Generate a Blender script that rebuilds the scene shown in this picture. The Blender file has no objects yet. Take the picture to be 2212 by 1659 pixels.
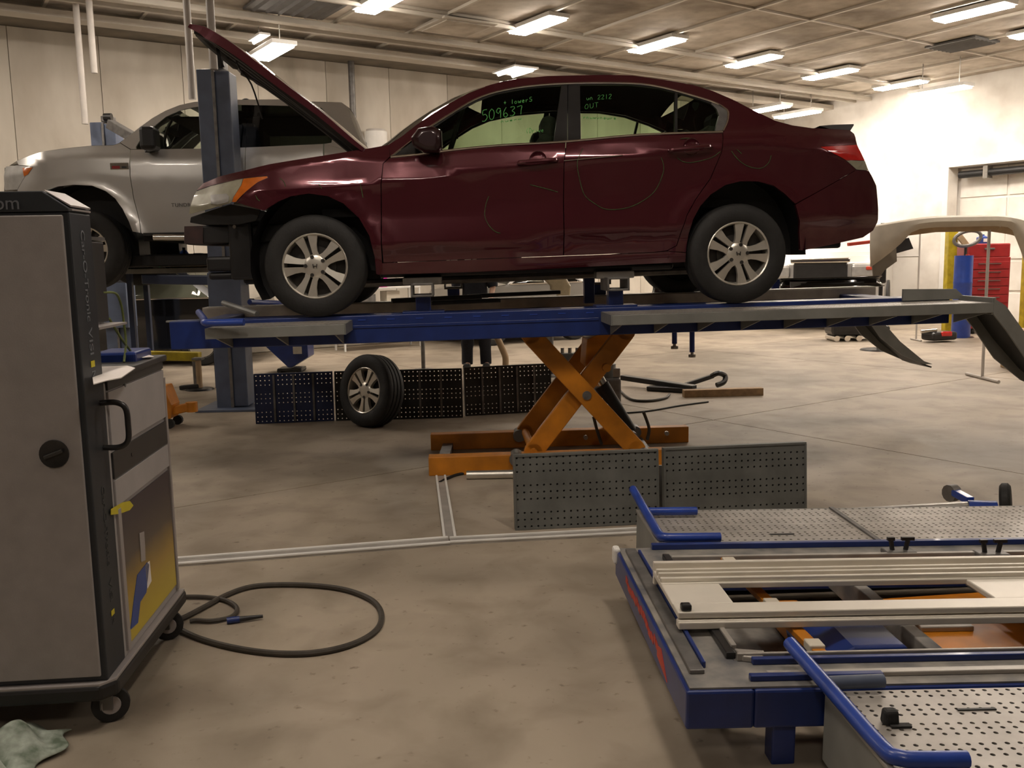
import bpy, bmesh, math, random
from mathutils import Vector, Matrix
from mathutils.geometry import tessellate_polygon
random.seed(7)
SC = bpy.context.scene
COL = SC.collection

# ------------------------------------------------------------------ camera
IW, IH, FPX = 2212.0, 1659.0, 2000.0
CX, CY, EYE = 1106.0, 829.5, 1.5
PITCH = math.atan(269.5/2000.0); ROLL = 0.02
_r = Vector((1,0,0)); FW = Vector((0,math.cos(PITCH),-math.sin(PITCH))); _u = Vector((0,math.sin(PITCH),math.cos(PITCH)))
RT = _r*math.cos(ROLL)-_u*math.sin(ROLL); UP = _r*math.sin(ROLL)+_u*math.cos(ROLL)
CAMP = Vector((0,0,EYE))
cd = bpy.data.cameras.new('camera'); cam = bpy.data.objects.new('camera', cd); COL.objects.link(cam)
cd.sensor_fit = 'HORIZONTAL'; cd.sensor_width = 36.0; cd.lens = 36.0*FPX/IW
cd.clip_start = 0.05; cd.clip_end = 200
mw = Matrix.Identity(4)
for i in range(3):
    mw[i][0] = RT[i]; mw[i][1] = UP[i]; mw[i][2] = -FW[i]; mw[i][3] = CAMP[i]
cam.matrix_world = mw
SC.camera = cam
def ray(x, y): return FW + RT*((x-CX)/FPX) - UP*((y-CY)/FPX)
def onz(x, y, z=0.0):
    d = ray(x, y); return CAMP + d*((z-EYE)/d.z)
def ony(x, y, Y):
    d = ray(x, y); return CAMP + d*(Y/d.y)
def onpl(x, y, p0, n):
    d = ray(x, y); return CAMP + d*((Vector(p0)-CAMP).dot(n)/d.dot(n))

# ------------------------------------------------------------------ world and exposure
w = bpy.data.worlds.new('world'); SC.world = w; w.use_nodes = True
w.node_tree.nodes['Background'].inputs[0].default_value = (0.9,0.8,0.68,1)
w.node_tree.nodes['Background'].inputs[1].default_value = 0.05
SC.view_settings.view_transform = 'Standard'; SC.view_settings.look = 'None'
SC.view_settings.exposure = 0.0; SC.view_settings.gamma = 1.0
SC.view_settings.use_curve_mapping = False
LAMP = 62.0          # radiance of the ceiling lamps' lenses
LAMPC = (1.0, 0.885, 0.765)

# ------------------------------------------------------------------ materials
MT = {}
def mat(name, col, rough=0.5, metal=0.0, var=0.12, scale=6.0, coat=0.0, bump=0.0, bscale=60.0, col2=None, spec=0.5, emit=None, aniso=None):
    m = bpy.data.materials.new(name); m.use_nodes = True; nt = m.node_tree; b = nt.nodes['Principled BSDF']
    b.inputs['Roughness'].default_value = rough; b.inputs['Metallic'].default_value = metal
    b.inputs['Specular IOR Level'].default_value = spec
    b.inputs['Coat Weight'].default_value = coat; b.inputs['Coat Roughness'].default_value = 0.06
    tc = nt.nodes.new('ShaderNodeTexCoord')
    nz = nt.nodes.new('ShaderNodeTexNoise'); nz.inputs['Scale'].default_value = scale; nz.inputs['Detail'].default_value = 5
    nt.links.new(tc.outputs['Object'], nz.inputs['Vector'])
    rp = nt.nodes.new('ShaderNodeValToRGB'); nt.links.new(nz.outputs['Fac'], rp.inputs['Fac'])
    c2 = col2 or tuple(c*(1-var*2.2) for c in col)
    rp.color_ramp.elements[0].position = 0.3; rp.color_ramp.elements[0].color = (*c2, 1)
    rp.color_ramp.elements[1].position = 0.68; rp.color_ramp.elements[1].color = (*col, 1)
    nt.links.new(rp.outputs['Color'], b.inputs['Base Color'])
    if bump:
        n2 = nt.nodes.new('ShaderNodeTexNoise'); n2.inputs['Scale'].default_value = bscale
        nt.links.new(tc.outputs['Object'], n2.inputs['Vector'])
        bp = nt.nodes.new('ShaderNodeBump'); bp.inputs['Strength'].default_value = bump; bp.inputs['Distance'].default_value = 0.01
        nt.links.new(n2.outputs['Fac'], bp.inputs['Height']); nt.links.new(bp.outputs['Normal'], b.inputs['Normal'])
    if emit:
        b.inputs['Emission Color'].default_value = (*emit[0],1); b.inputs['Emission Strength'].default_value = emit[1]
    MT[name] = m; return m
def glass(name, tint, rough=0.0, refl=0.5):
    m = bpy.data.materials.new(name); m.use_nodes = True; nt = m.node_tree; nt.nodes.clear()
    o = nt.nodes.new('ShaderNodeOutputMaterial'); mx = nt.nodes.new('ShaderNodeMixShader'); tr = nt.nodes.new('ShaderNodeBsdfTransparent')
    gl = nt.nodes.new('ShaderNodeBsdfGlossy'); gl.inputs['Roughness'].default_value = rough; gl.inputs['Color'].default_value = (refl,refl,refl,1)
    fr = nt.nodes.new('ShaderNodeFresnel'); fr.inputs['IOR'].default_value = 1.5
    nz = nt.nodes.new('ShaderNodeTexNoise'); nz.inputs['Scale'].default_value = 3.0
    rp = nt.nodes.new('ShaderNodeValToRGB'); nt.links.new(nz.outputs['Fac'], rp.inputs['Fac'])
    rp.color_ramp.elements[0].color = (*[c*0.93 for c in tint],1); rp.color_ramp.elements[1].color = (*tint,1)
    nt.links.new(rp.outputs['Color'], tr.inputs['Color'])
    nt.links.new(fr.outputs[0], mx.inputs[0]); nt.links.new(tr.outputs[0], mx.inputs[1]); nt.links.new(gl.outputs[0], mx.inputs[2])
    nt.links.new(mx.outputs[0], o.inputs[0]); MT[name] = m; return m
mat('burgundy', (0.080,0.009,0.017), 0.22, 0.45, 0.03, 3, coat=1.0)
mat('burgundy_shaded', (0.020,0.004,0.006), 0.3, 0.2, 0.03, 3, coat=0.6)  # burgundy darkened to stand for the dark reflections on the door mirror
mat('silver', (0.62,0.605,0.58), 0.30, 0.6, 0.04, 3, coat=0.8)
mat('grey_paint', (0.30,0.29,0.27), 0.3, 0.6, 0.05, 3, coat=0.8)
mat('black_paint', (0.006,0.006,0.007), 0.12, 0.0, 0.05, 3, coat=1.0)
mat('black_plastic', (0.012,0.011,0.011), 0.45, 0, 0.2, 8)
mat('satin_black', (0.02,0.019,0.019), 0.35, 0, 0.2, 8)
mat('interior', (0.014,0.013,0.012), 0.8, 0, 0.2, 8)
mat('seat_cloth', (0.03,0.028,0.026), 0.9, 0, 0.2, 20)
mat('rubber', (0.016,0.015,0.014), 0.7, 0, 0.2, 14, bump=0.2)
mat('alloy', (0.74,0.70,0.62), 0.32, 0.7, 0.08, 9)
mat('alloy_dark', (0.07,0.065,0.06), 0.5, 0.7, 0.2, 9)
mat('chrome', (0.75,0.73,0.70), 0.12, 1.0, 0.03, 4)
mat('steel', (0.42,0.40,0.37), 0.35, 0.9, 0.15, 12)
mat('dull_steel', (0.22,0.21,0.20), 0.5, 0.6, 0.2, 12)
mat('aluminium', (0.72,0.69,0.62), 0.32, 0.85, 0.08, 9)
mat('blue_coat', (0.009,0.029,0.165), 0.38, 0.0, 0.15, 7, coat=0.2)
mat('blue_bright', (0.02,0.06,0.34), 0.35, 0.0, 0.15, 7, coat=0.2)
mat('post_blue', (0.10,0.125,0.19), 0.45, 0.0, 0.15, 5)
mat('post_navy', (0.018,0.030,0.07), 0.45, 0.0, 0.15, 5)
mat('orange_coat', (0.62,0.22,0.012), 0.45, 0.0, 0.18, 6)
mat('rust_maroon', (0.045,0.018,0.016), 0.6, 0.0, 0.3, 14)
mat('brown_orange', (0.20,0.075,0.010), 0.5, 0.0, 0.2, 6)
mat('deck_grey', (0.27,0.27,0.25), 0.5, 0.25, 0.12, 5)
mat('deck_worn', (0.44,0.41,0.37), 0.42, 0.3, 0.14, 7, col2=(0.30,0.275,0.245))
mat('panel_grey', (0.165,0.168,0.155), 0.5, 0.2, 0.15, 6)
mat('panel_dark', (0.030,0.031,0.030), 0.5, 0.2, 0.15, 6)
mat('panel_blue_reflection', (0.018,0.03,0.10), 0.45, 0.1, 0.15, 6)  # dark plate tone with a blue light reflection put into the colour
mat('dusty_frame', (0.30,0.275,0.24), 0.6, 0.1, 0.25, 8, col2=(0.10,0.10,0.105))
mat('white_alu', (0.74,0.69,0.60), 0.4, 0.2, 0.05, 6)
mat('cart_grey', (0.33,0.305,0.295), 0.5, 0, 0.06, 14, bump=0.05, bscale=200)
mat('cart_face', (0.37,0.35,0.345), 0.5, 0, 0.05, 8)
mat('cart_dark', (0.022,0.026,0.032), 0.5, 0, 0.12, 8)
mat('cart_band', (0.035,0.033,0.031), 0.45, 0, 0.1, 8)
mat('cart_edge', (0.36,0.33,0.32), 0.4, 0.2, 0.05, 8)
mat('paper', (0.80,0.74,0.70), 0.8, 0, 0.03, 4)
mat('letter_grey', (0.16,0.17,0.19), 0.6, 0, 0.05, 4)
mat('letter_dim', (0.055,0.055,0.055), 0.6, 0, 0.05, 4)
mat('yellow', (0.62,0.52,0.02), 0.5, 0, 0.1, 8)
mat('yellow_arm', (0.55,0.42,0.015), 0.5, 0, 0.2, 8)
mat('marker_green', (0.10,0.42,0.10), 0.7, 0, 0.2, 60)
mat('chalk_green', (0.06,0.13,0.035), 0.8, 0, 0.3, 50)
mat('amber', (0.60,0.14,0.01), 0.25, 0, 0.1, 20, coat=0.7)
mat('red_lens', (0.62,0.014,0.012), 0.2, 0, 0.1, 20, coat=1.0)
mat('pale_lens', (0.36,0.34,0.25), 0.35, 0.1, 0.12, 16, coat=0.5)
mat('clear_lens', (0.45,0.44,0.42), 0.25, 0.2, 0.1, 12, coat=0.8)
mat('red_box', (0.34,0.020,0.022), 0.4, 0, 0.12, 8, coat=0.3)
mat('red_part', (0.55,0.05,0.02), 0.5, 0, 0.1, 8)
mat('cream', (0.62,0.56,0.46), 0.55, 0, 0.08, 6)
mat('cream_wrap', (0.50,0.42,0.27), 0.35, 0, 0.1, 14, bump=0.4, bscale=30)
mat('white', (0.74,0.72,0.68), 0.5, 0, 0.05, 6)
mat('pipe_white', (0.50,0.46,0.42), 0.5, 0, 0.08, 6)
mat('pink', (0.75,0.03,0.40), 0.6, 0, 0.05, 6)
mat('cardboard', (0.42,0.30,0.17), 0.8, 0, 0.12, 6)
mat('wood', (0.42,0.27,0.14), 0.7, 0, 0.2, 14)
mat('tan', (0.40,0.28,0.16), 0.7, 0, 0.1, 9)
mat('denim', (0.012,0.013,0.020), 0.9, 0, 0.2, 40)
mat('shirt', (0.012,0.014,0.022), 0.9, 0, 0.2, 40)
mat('skin', (0.42,0.24,0.16), 0.6, 0, 0.08, 20)
mat('hair', (0.015,0.010,0.008), 0.7, 0, 0.2, 60)
mat('shoe', (0.01,0.01,0.01), 0.6, 0, 0.2, 20)
mat('rag', (0.42,0.46,0.40), 0.9, 0, 0.1, 18, col2=(0.10,0.13,0.09))
mat('hose', (0.055,0.045,0.034), 0.6, 0, 0.15, 30)
mat('cable_green', (0.16,0.20,0.05), 0.6, 0, 0.15, 30)
mat('bottle_blue', (0.03,0.07,0.30), 0.4, 0, 0.1, 8)
mat('bulb_red', (0.7,0.06,0.01), 0.4)
mat('vent_grey', (0.10,0.095,0.09), 0.6, 0, 0.1, 8)
glass('tint_glass', (0.70,0.84,0.66))
glass('clear_glass', (0.62,0.66,0.60))
glass('dark_glass', (0.10,0.115,0.10))
def lamp_mat(name, col, s):
    m = bpy.data.materials.new(name); m.use_nodes = True; nt = m.node_tree; nt.nodes.clear()
    o = nt.nodes.new('ShaderNodeOutputMaterial'); e = nt.nodes.new('ShaderNodeEmission')
    e.inputs[0].default_value = (*col,1); e.inputs[1].default_value = s
    nt.links.new(e.outputs[0], o.inputs[0]); MT[name] = m
lamp_mat('lamp_lens', LAMPC, LAMP)
lamp_mat('lamp_lens_wall', LAMPC, LAMP*1.5)
lamp_mat('led_green', (0.1,1.0,0.3), 1.5)

def floor_mat():
    m = bpy.data.materials.new('concrete'); m.use_nodes = True; nt = m.node_tree; b = nt.nodes['Principled BSDF']
    b.inputs['Roughness'].default_value = 0.55; b.inputs['Specular IOR Level'].default_value = 0.35
    tc = nt.nodes.new('ShaderNodeTexCoord')
    def noise(s, d, lo, hi, c0, c1, dist=0.0):
        n = nt.nodes.new('ShaderNodeTexNoise'); n.inputs['Scale'].default_value = s; n.inputs['Detail'].default_value = d; n.inputs['Distortion'].default_value = dist
        nt.links.new(tc.outputs['Object'], n.inputs['Vector'])
        r = nt.nodes.new('ShaderNodeValToRGB'); nt.links.new(n.outputs['Fac'], r.inputs['Fac'])
        r.color_ramp.elements[0].position = lo; r.color_ramp.elements[0].color = (*c0,1)
        r.color_ramp.elements[1].position = hi; r.color_ramp.elements[1].color = (*c1,1)
        return r.outputs['Color']
    a = noise(0.55, 7, 0.30, 0.62, (0.20,0.165,0.125), (0.40,0.335,0.26), 0.6)
    c = noise(3.0, 8, 0.30, 0.55, (0.72,0.70,0.68), (1,1,1), 0.4)
    d = noise(22.0, 4, 0.24, 0.36, (0.55,0.52,0.5), (1,1,1))
    def mul(p, q):
        x = nt.nodes.new('ShaderNodeMix'); x.data_type = 'RGBA'; x.blend_type = 'MULTIPLY'; x.inputs[0].default_value = 1.0
        nt.links.new(p, x.inputs[6]); nt.links.new(q, x.inputs[7]); return x.outputs[2]
    nt.links.new(mul(mul(a, c), d), b.inputs['Base Color']); MT['concrete'] = m
floor_mat()
def stain_mat(name, c0, c1, c2, s1, s2, rough=0.8, zs=1.0):
    m = bpy.data.materials.new(name); m.use_nodes = True; nt = m.node_tree; b = nt.nodes['Principled BSDF']
    b.inputs['Roughness'].default_value = rough; b.inputs['Specular IOR Level'].default_value = 0.2
    tc = nt.nodes.new('ShaderNodeTexCoord'); mp = nt.nodes.new('ShaderNodeMapping'); mp.inputs['Scale'].default_value = (1,1,zs)
    oi = nt.nodes.new('ShaderNodeObjectInfo')
    nt.links.new(tc.outputs['Object'], mp.inputs['Vector'])
    va = nt.nodes.new('ShaderNodeVectorMath'); va.operation = 'ADD'
    sm = nt.nodes.new('ShaderNodeVectorMath'); sm.operation = 'SCALE'; sm.inputs[3].default_value = 37.0
    cb = nt.nodes.new('ShaderNodeCombineXYZ')
    for k in range(3): nt.links.new(oi.outputs['Random'], cb.inputs[k])
    nt.links.new(cb.outputs[0], sm.inputs[0]); nt.links.new(mp.outputs[0], va.inputs[0]); nt.links.new(sm.outputs[0], va.inputs[1])
    n = nt.nodes.new('ShaderNodeTexNoise'); n.inputs['Scale'].default_value = s1; n.inputs['Detail'].default_value = 6; n.inputs['Distortion'].default_value = 0.5
    n2 = nt.nodes.new('ShaderNodeTexNoise'); n2.inputs['Scale'].default_value = s2; n2.inputs['Detail'].default_value = 4
    nt.links.new(va.outputs[0], n.inputs['Vector']); nt.links.new(va.outputs[0], n2.inputs['Vector'])
    r = nt.nodes.new('ShaderNodeValToRGB'); nt.links.new(n.outputs['Fac'], r.inputs['Fac'])
    e = r.color_ramp.elements; e[0].position = 0.28; e[0].color = (*c0,1); e[1].position = 0.62; e[1].color = (*c2,1)
    k = e.new(0.45); k.color = (*c1,1)
    r2 = nt.nodes.new('ShaderNodeValToRGB'); nt.links.new(n2.outputs['Fac'], r2.inputs['Fac'])
    r2.color_ramp.elements[0].position = 0.3; r2.color_ramp.elements[0].color = (0.82,0.8,0.78,1); r2.color_ramp.elements[1].position = 0.6; r2.color_ramp.elements[1].color = (1,1,1,1)
    x = nt.nodes.new('ShaderNodeMix'); x.data_type = 'RGBA'; x.blend_type = 'MULTIPLY'; x.inputs[0].default_value = 1.0
    nt.links.new(r.outputs[0], x.inputs[6]); nt.links.new(r2.outputs[0], x.inputs[7]); nt.links.new(x.outputs[2], b.inputs['Base Color'])
    MT[name] = m
stain_mat('ceiling_tile', (0.22,0.185,0.15), (0.42,0.37,0.305), (0.56,0.505,0.43), 0.9, 5.0)
stain_mat('wall_cream', (0.34,0.30,0.24), (0.58,0.53,0.45), (0.66,0.61,0.53), 0.8, 2.2, zs=0.35)
stain_mat('wall_white', (0.62,0.58,0.52), (0.72,0.69,0.63), (0.78,0.75,0.70), 0.5, 2.2)
stain_mat('wall_taupe', (0.15,0.13,0.11), (0.24,0.21,0.175), (0.29,0.255,0.21), 0.6, 2.2)
mat('beam_white', (0.52,0.475,0.41), 0.6, 0, 0.06, 3)
mat('beam_dark', (0.20,0.17,0.13), 0.7, 0, 0.2, 3)
mat('tbar', (0.55,0.50,0.42), 0.5, 0.1, 0.05, 3)
mat('joint', (0.07,0.06,0.05), 0.9, 0, 0.2, 5)

# ------------------------------------------------------------------ mesh helpers
class MB:
    def __init__(s, M=None): s.v = []; s.f = []; s.M = M; s.mi = []; s.cur = 0
    def add(s, vs, fs):
        n = len(s.v); s.v += [tuple(p) for p in vs]; s.f += [tuple(i+n for i in f) for f in fs]; s.mi += [s.cur]*len(fs); return s
    def box(s, c, d, rot=None, tap=None):
        x, y, z = d[0]/2, d[1]/2, d[2]/2; c = Vector(c); vs = []
        for i, (a, b, e) in enumerate([(-1,-1,-1),(1,-1,-1),(1,1,-1),(-1,1,-1),(-1,-1,1),(1,-1,1),(1,1,1),(-1,1,1)]):
            k = tap if (tap and e > 0) else 1.0
            p = Vector((a*x*k, b*y*k, e*z))
            if rot is not None: p = rot @ p
            vs.append(c+p)
        return s.add(vs, [(0,3,2,1),(4,5,6,7),(0,1,5,4),(1,2,6,5),(2,3,7,6),(3,0,4,7)])
    def bar(s, p, q, w, h, up=(0,0,1)):
        p = Vector(p); q = Vector(q); d = (q-p); L = d.length; d.normalize(); u = Vector(up)
        if abs(d.dot(u)) > 0.98: u = Vector((0,1,0))
        r = d.cross(u).normalized(); u = r.cross(d).normalized()
        return s.box((p+q)/2, (L, w, h), Matrix((d, -r, u)).transposed())
    def cyl(s, p, q, r, n=14, r2=None, cap=True):
        p = Vector(p); q = Vector(q); d = (q-p).normalized(); r2 = r if r2 is None else r2
        a = d.orthogonal().normalized(); b = d.cross(a); vs = []
        for k in range(n):
            t = 2*math.pi*k/n; o = a*math.cos(t)+b*math.sin(t); vs += [p+o*r, q+o*r2]
        fs = [(2*k, 2*((k+1) % n), 2*((k+1) % n)+1, 2*k+1) for k in range(n)]
        if cap: fs += [tuple(2*k for k in range(n))[::-1], tuple(2*k+1 for k in range(n))]
        return s.add(vs, fs)
    def tube(s, pts, r, n=8, cap=True):
        P = [Vector(p) for p in pts]; m = len(P); vs = []; prev = None
        for i in range(m):
            d = (P[min(i+1,m-1)]-P[max(i-1,0)]).normalized()
            a = d.orthogonal().normalized() if prev is None else (prev-d*prev.dot(d)).normalized()
            prev = a; b = d.cross(a); rr = r[i] if isinstance(r, (list,tuple)) else r
            for k in range(n):
                t = 2*math.pi*k/n; vs.append(P[i]+(a*math.cos(t)+b*math.sin(t))*rr)
        fs = [(i*n+k, i*n+(k+1) % n, (i+1)*n+(k+1) % n, (i+1)*n+k) for i in range(m-1) for k in range(n)]
        if cap: fs += [tuple(range(n))[::-1], tuple((m-1)*n+k for k in range(n))]
        return s.add(vs, fs)
    def lathe(s, prof, c, ax, n=32):
        c = Vector(c); ax = Vector(ax).normalized(); a = ax.orthogonal().normalized(); b = ax.cross(a); m = len(prof); vs = []
        for k in range(n):
            t = 2*math.pi*k/n; o = a*math.cos(t)+b*math.sin(t)
            vs += [c+o*r+ax*h for r, h in prof]
        fs = [(k*m+i, k*m+i+1, ((k+1) % n)*m+i+1, ((k+1) % n)*m+i) for k in range(n) for i in range(m-1)]
        return s.add(vs, fs)
    def prism(s, poly, f0, f1):
        """poly: list of 2-D points; f0/f1 map (u,v) to 3-D for the two caps"""
        n = len(poly); vs = [Vector(f0(*p)) for p in poly]+[Vector(f1(*p)) for p in poly]
        tri = tessellate_polygon([[Vector((p[0],p[1],0)) for p in poly]])
        fs = [tuple(t) for t in tri]+[tuple(i+n for i in t)[::-1] for t in tri]
        fs += [(i, (i+1) % n, (i+1) % n+n, i+n) for i in range(n)]
        return s.add(vs, fs)
    def grid(s, rows, closed=False):
        m = len(rows[0]); n = len(rows); vs = [p for r in rows for p in r]
        fs = [(i*m+j, i*m+j+1, (i+1)*m+j+1, (i+1)*m+j) for i in range(n-1) for j in range(m-1)]
        return s.add(vs, fs)
    def build(s, name, m, parent=None, smooth=False, bevel=0.0, solid=0.0, sub=0, angle=40):
        me = bpy.data.meshes.new(name)
        vs = [tuple(s.M @ Vector(p)) for p in s.v] if s.M is not None else s.v
        me.from_pydata(vs, [], s.f)
        ms = m if isinstance(m, (list,tuple)) else [m]
        for k in ms: me.materials.append(MT[k])
        if len(ms) > 1: me.polygons.foreach_set('material_index', s.mi)
        bm = bmesh.new(); bm.from_mesh(me); bmesh.ops.recalc_face_normals(bm, faces=bm.faces[:]); bm.to_mesh(me); bm.free()
        if smooth:
            me.polygons.foreach_set('use_smooth', [True]*len(me.polygons))
            me.set_sharp_from_angle(angle=math.radians(angle))
        o = bpy.data.objects.new(name, me); COL.objects.link(o)
        if parent is not None: o.parent = parent
        if solid: k = o.modifiers.new('solid', 'SOLIDIFY'); k.thickness = solid; k.offset = 0
        if bevel: k = o.modifiers.new('bevel', 'BEVEL'); k.width = bevel; k.segments = 2; k.limit_method = 'ANGLE'; k.angle_limit = math.radians(40)
        if sub: k = o.modifiers.new('sub', 'SUBSURF'); k.levels = sub; k.render_levels = sub
        return o
def tag(o, label, cat, group=None):
    o['label'] = label; o['category'] = cat
    if group: o['group'] = group
    return o
def struct(o): o['kind'] = 'structure'; return o
def thing(name, label, cat, M=None, loc=None, group=None):
    o = bpy.data.objects.new(name, None); COL.objects.link(o); o.empty_display_size = 0.1
    if M is not None: o.matrix_world = M
    elif loc is not None: o.matrix_world = Matrix.Translation(Vector(loc))
    return tag(o, label, cat, group)
def frame(org, ex, up=(0,0,1)):
    ex = Vector(ex).normalized(); ey = Vector(up).cross(ex).normalized(); ez = ex.cross(ey)
    M = Matrix.Identity(4)
    for i in range(3): M[i][0] = ex[i]; M[i][1] = ey[i]; M[i][2] = ez[i]; M[i][3] = org[i]
    return M
def copy_tree(o, parent=None):
    c = o.copy(); COL.objects.link(c); c.parent = parent
    for ch in o.children: copy_tree(ch, c)
    return c
def text_mesh(name, txt, size, m, parent, M, ext=0.001, align='CENTER', spacing=1.0):
    cu = bpy.data.curves.new(name, 'FONT'); cu.body = txt; cu.size = size; cu.extrude = ext; cu.align_x = align; cu.align_y = 'CENTER'; cu.space_character = spacing
    t = bpy.data.objects.new(name+'_tmp', cu); COL.objects.link(t)
    dg = bpy.context.evaluated_depsgraph_get(); me = bpy.data.meshes.new_from_object(t.evaluated_get(dg))
    bpy.data.objects.remove(t); me.materials.clear(); me.materials.append(MT[m]); me.name = name
    o = bpy.data.objects.new(name, me); COL.objects.link(o); o.parent = parent; o.matrix_local = M
    return o
def lerp_poly(pts, x):
    """piecewise-linear y(x) through sorted pts"""
    if x <= pts[0][0]: return pts[0][1]
    for (a, b), (c, d) in zip(pts, pts[1:]):
        if x <= c: return b+(d-b)*(x-a)/(c-a)
    return pts[-1][1]
def smooth_line(P, n=4):
    """Catmull-Rom through points"""
    P = [Vector(p) for p in P]; out = []
    for i in range(len(P)-1):
        p0 = P[max(i-1,0)]; p1 = P[i]; p2 = P[i+1]; p3 = P[min(i+2,len(P)-1)]
        for k in range(n):
            t = k/n
            out.append(0.5*((2*p1)+(p2-p0)*t+(2*p0-5*p1+4*p2-p3)*t*t+(3*p1-p0-3*p2+p3)*t**3))
    return out+[P[-1]]
# ------------------------------------------------------------------ building shell
CE = 5.0                                   # ceiling height
AX = Vector((0.823,0.568,0)).normalized()  # along the back wall
BXo = Vector((AX.y,-AX.x,0))               # square to it, towards the camera
BX = (Matrix.Rotation(math.radians(-2.0),3,'Z') @ BXo).normalized()
def AB(a, b, z=0.0): p = AX*a + BXo*b; return Vector((p.x,p.y,z))
BW = -15.45; RW = 18.95; LW = -9.0; FWL = 7.0
MAB = Matrix(((AX.x,BXo.x,0,0),(AX.y,BXo.y,0,0),(0,0,1,0),(0,0,0,1)))
def room_box(name, m, a0, a1, b0, b1, z0, z1, kind=True):
    o = MB(MAB).box(((a0+a1)/2,(b0+b1)/2,(z0+z1)/2), (a1-a0,b1-b0,z1-z0)).build(name, m)
    if kind: struct(o)
    return o
# floor: slabs with saw-cut joints between them
fl = room_box('floor', 'joint', LW-0.3, RW+0.3, BW-0.3, FWL+0.3, -0.30, -0.012)
p1 = onz(360,1100); J_A = p1.dot(BXo)      # one joint runs along AX through this spot
q1 = onz(1700,935); J_B = q1.dot(AX)
SA = 4.6
a_edges = [J_B+SA*k for k in range(0,6)]; b_edges = [J_A+SA*k for k in range(-4,5)]
a_edges = [LW-0.3]+[a for a in a_edges if LW < a < RW]+[RW+0.3]
b_edges = [BW-0.3]+[b for b in b_edges if BW < b < FWL]+[FWL+0.3]
slab_no = 0
for i in range(len(a_edges)-1):
    for j in range(len(b_edges)-1):
        g = 0.006
        MB(MAB).box(((a_edges[i]+a_edges[i+1])/2,(b_edges[j]+b_edges[j+1])/2,-0.03), (a_edges[i+1]-a_edges[i]-2*g,b_edges[j+1]-b_edges[j]-2*g,0.06)).build('slab', 'concrete', fl)
# walls
wb = room_box('wall_back', 'wall_cream', LW-0.3, RW+0.3, BW-0.3, BW, 0, CE+0.6)
wl = room_box('wall_left', 'wall_taupe', LW-0.3, LW, BW, FWL, 0, CE+0.6)
wf = room_box('wall_front', 'wall_taupe', LW-0.3, RW+0.3, FWL, FWL+0.3, 0, CE+0.6)
# back wall cladding panels with seams
PW = 1.22
k = LW
while k < RW-0.1:
    k2 = min(k+PW, RW)
    MB(MAB).box(((k+k2)/2, BW+0.015, 2.48), (k2-k-0.008, 0.03, 4.58+0.36)).build('panel', 'wall_cream', wb, bevel=0.004)
    k = k2
# right wall with a big door opening; runs along BX from the corner
CRN = AB(RW, BW)
MRW = frame(CRN, BX)                       # x along the wall towards the camera side, y out of the room
def rwall_px(px, py):
    n = MRW.to_3x3() @ Vector((0,1,0)); p = onpl(px, py, CRN, n); q = MRW.inverted() @ p; return q
d0 = rwall_px(2052,364).x; dtop = rwall_px(2052,362).z; d1 = d0+4.2
wr = struct(MB(MRW).box((d0/2,0.15,CE/2+0.3), (d0,0.3,CE+0.6)).box(((d1+26)/2,0.15,CE/2+0.3),(26-d1,0.3,CE+0.6)).box(((d0+d1)/2,0.15,(dtop+CE+0.6)/2),(d1-d0,0.3,CE+0.6-dtop)).build('wall_right', 'wall_white'))
# block courses on the right wall
# door: sectional overhead door with panels and a dark spring shaft, set back in the opening
dr = struct(MB(MRW).box(((d0+d1)/2,0.42,dtop/2+0.1), (d1-d0+0.6,0.05,dtop+0.2)).build('door_1', 'wall_white'))
nrow = 5
for r_ in range(nrow):
    for c_ in range(4):
        wd = (d1-d0)/4; hh = dtop/nrow
        MB(MRW).box((d0+wd*(c_+0.5),0.385,hh*(r_+0.5)), (wd-0.05,0.03,hh-0.05)).build('panel', 'wall_white', dr, bevel=0.01)
MB(MRW).box((d0-0.06,-0.02,dtop/2), (0.12,0.05,dtop)).box(((d0+d1)/2,-0.02,dtop+0.05),(d1-d0+0.24,0.05,0.10)).build('frame', 'white', dr, bevel=0.005)
s0 = rwall_px(2062,372); s1 = rwall_px(2212,386)
MB(MRW).cyl((d0+0.15,0.12,dtop-0.16),(d1-0.1,0.12,dtop-0.16),0.075,12).build('spring_shaft', 'black_plastic', dr, smooth=True)
MB(MRW).box((d0+0.75,0.12,dtop-0.15),(0.10,0.2,0.26)).build('shaft_bracket', 'steel', dr, bevel=0.01)

# ceiling: lay-in panels in a light grid
ce = room_box('ceiling', 'beam_dark', LW-0.3, RW+0.3, BW-0.3, FWL+0.3, CE+0.04, CE+0.3)
MC = Matrix(((AX.x,BX.x,0,0),(AX.y,BX.y,0,0),(0,0,1,0),(0,0,0,1)))
G0 = onz(1450,72.5,CE).dot(AX)             # a grid line passes here (line from 1200,142 to 1707,0)
def ab_of(p):   # skew coordinates
    q = MC.inverted() @ Vector((p.x,p.y,0)); return q.x, q.y
ga = ab_of(onz(1450,72.5,CE))[0]; PA = 1.24; PB = 2.44
na0 = int((LW-ga)/PA)-1; na1 = int((RW-ga)/PA)+1
tile = None
for i in range(na0, na1+1):
    for j in range(-7, 3):
        a0 = ga+PA*i; b0 = 0.4+PB*j
        cxy = MC @ Vector((a0+PA/2, b0+PB/2, 0)); aa = cxy.dot(AX); bb = cxy.dot(BXo)
        if aa < LW-0.2 or aa > RW+0.7 or bb < BW-0.6 or bb > FWL+0.6: continue
        if tile is None:
            tile = MB(Matrix((MC[0],MC[1],MC[2],MC[3]))).box((0,0,0), (PA-0.05,PB-0.05,0.03)).build('panel', 'ceiling_tile', ce)
            o = tile
        else:
            o = tile.copy(); COL.objects.link(o)
        o.location = (cxy.x,cxy.y,CE+0.02-0.006*random.random())
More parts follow.
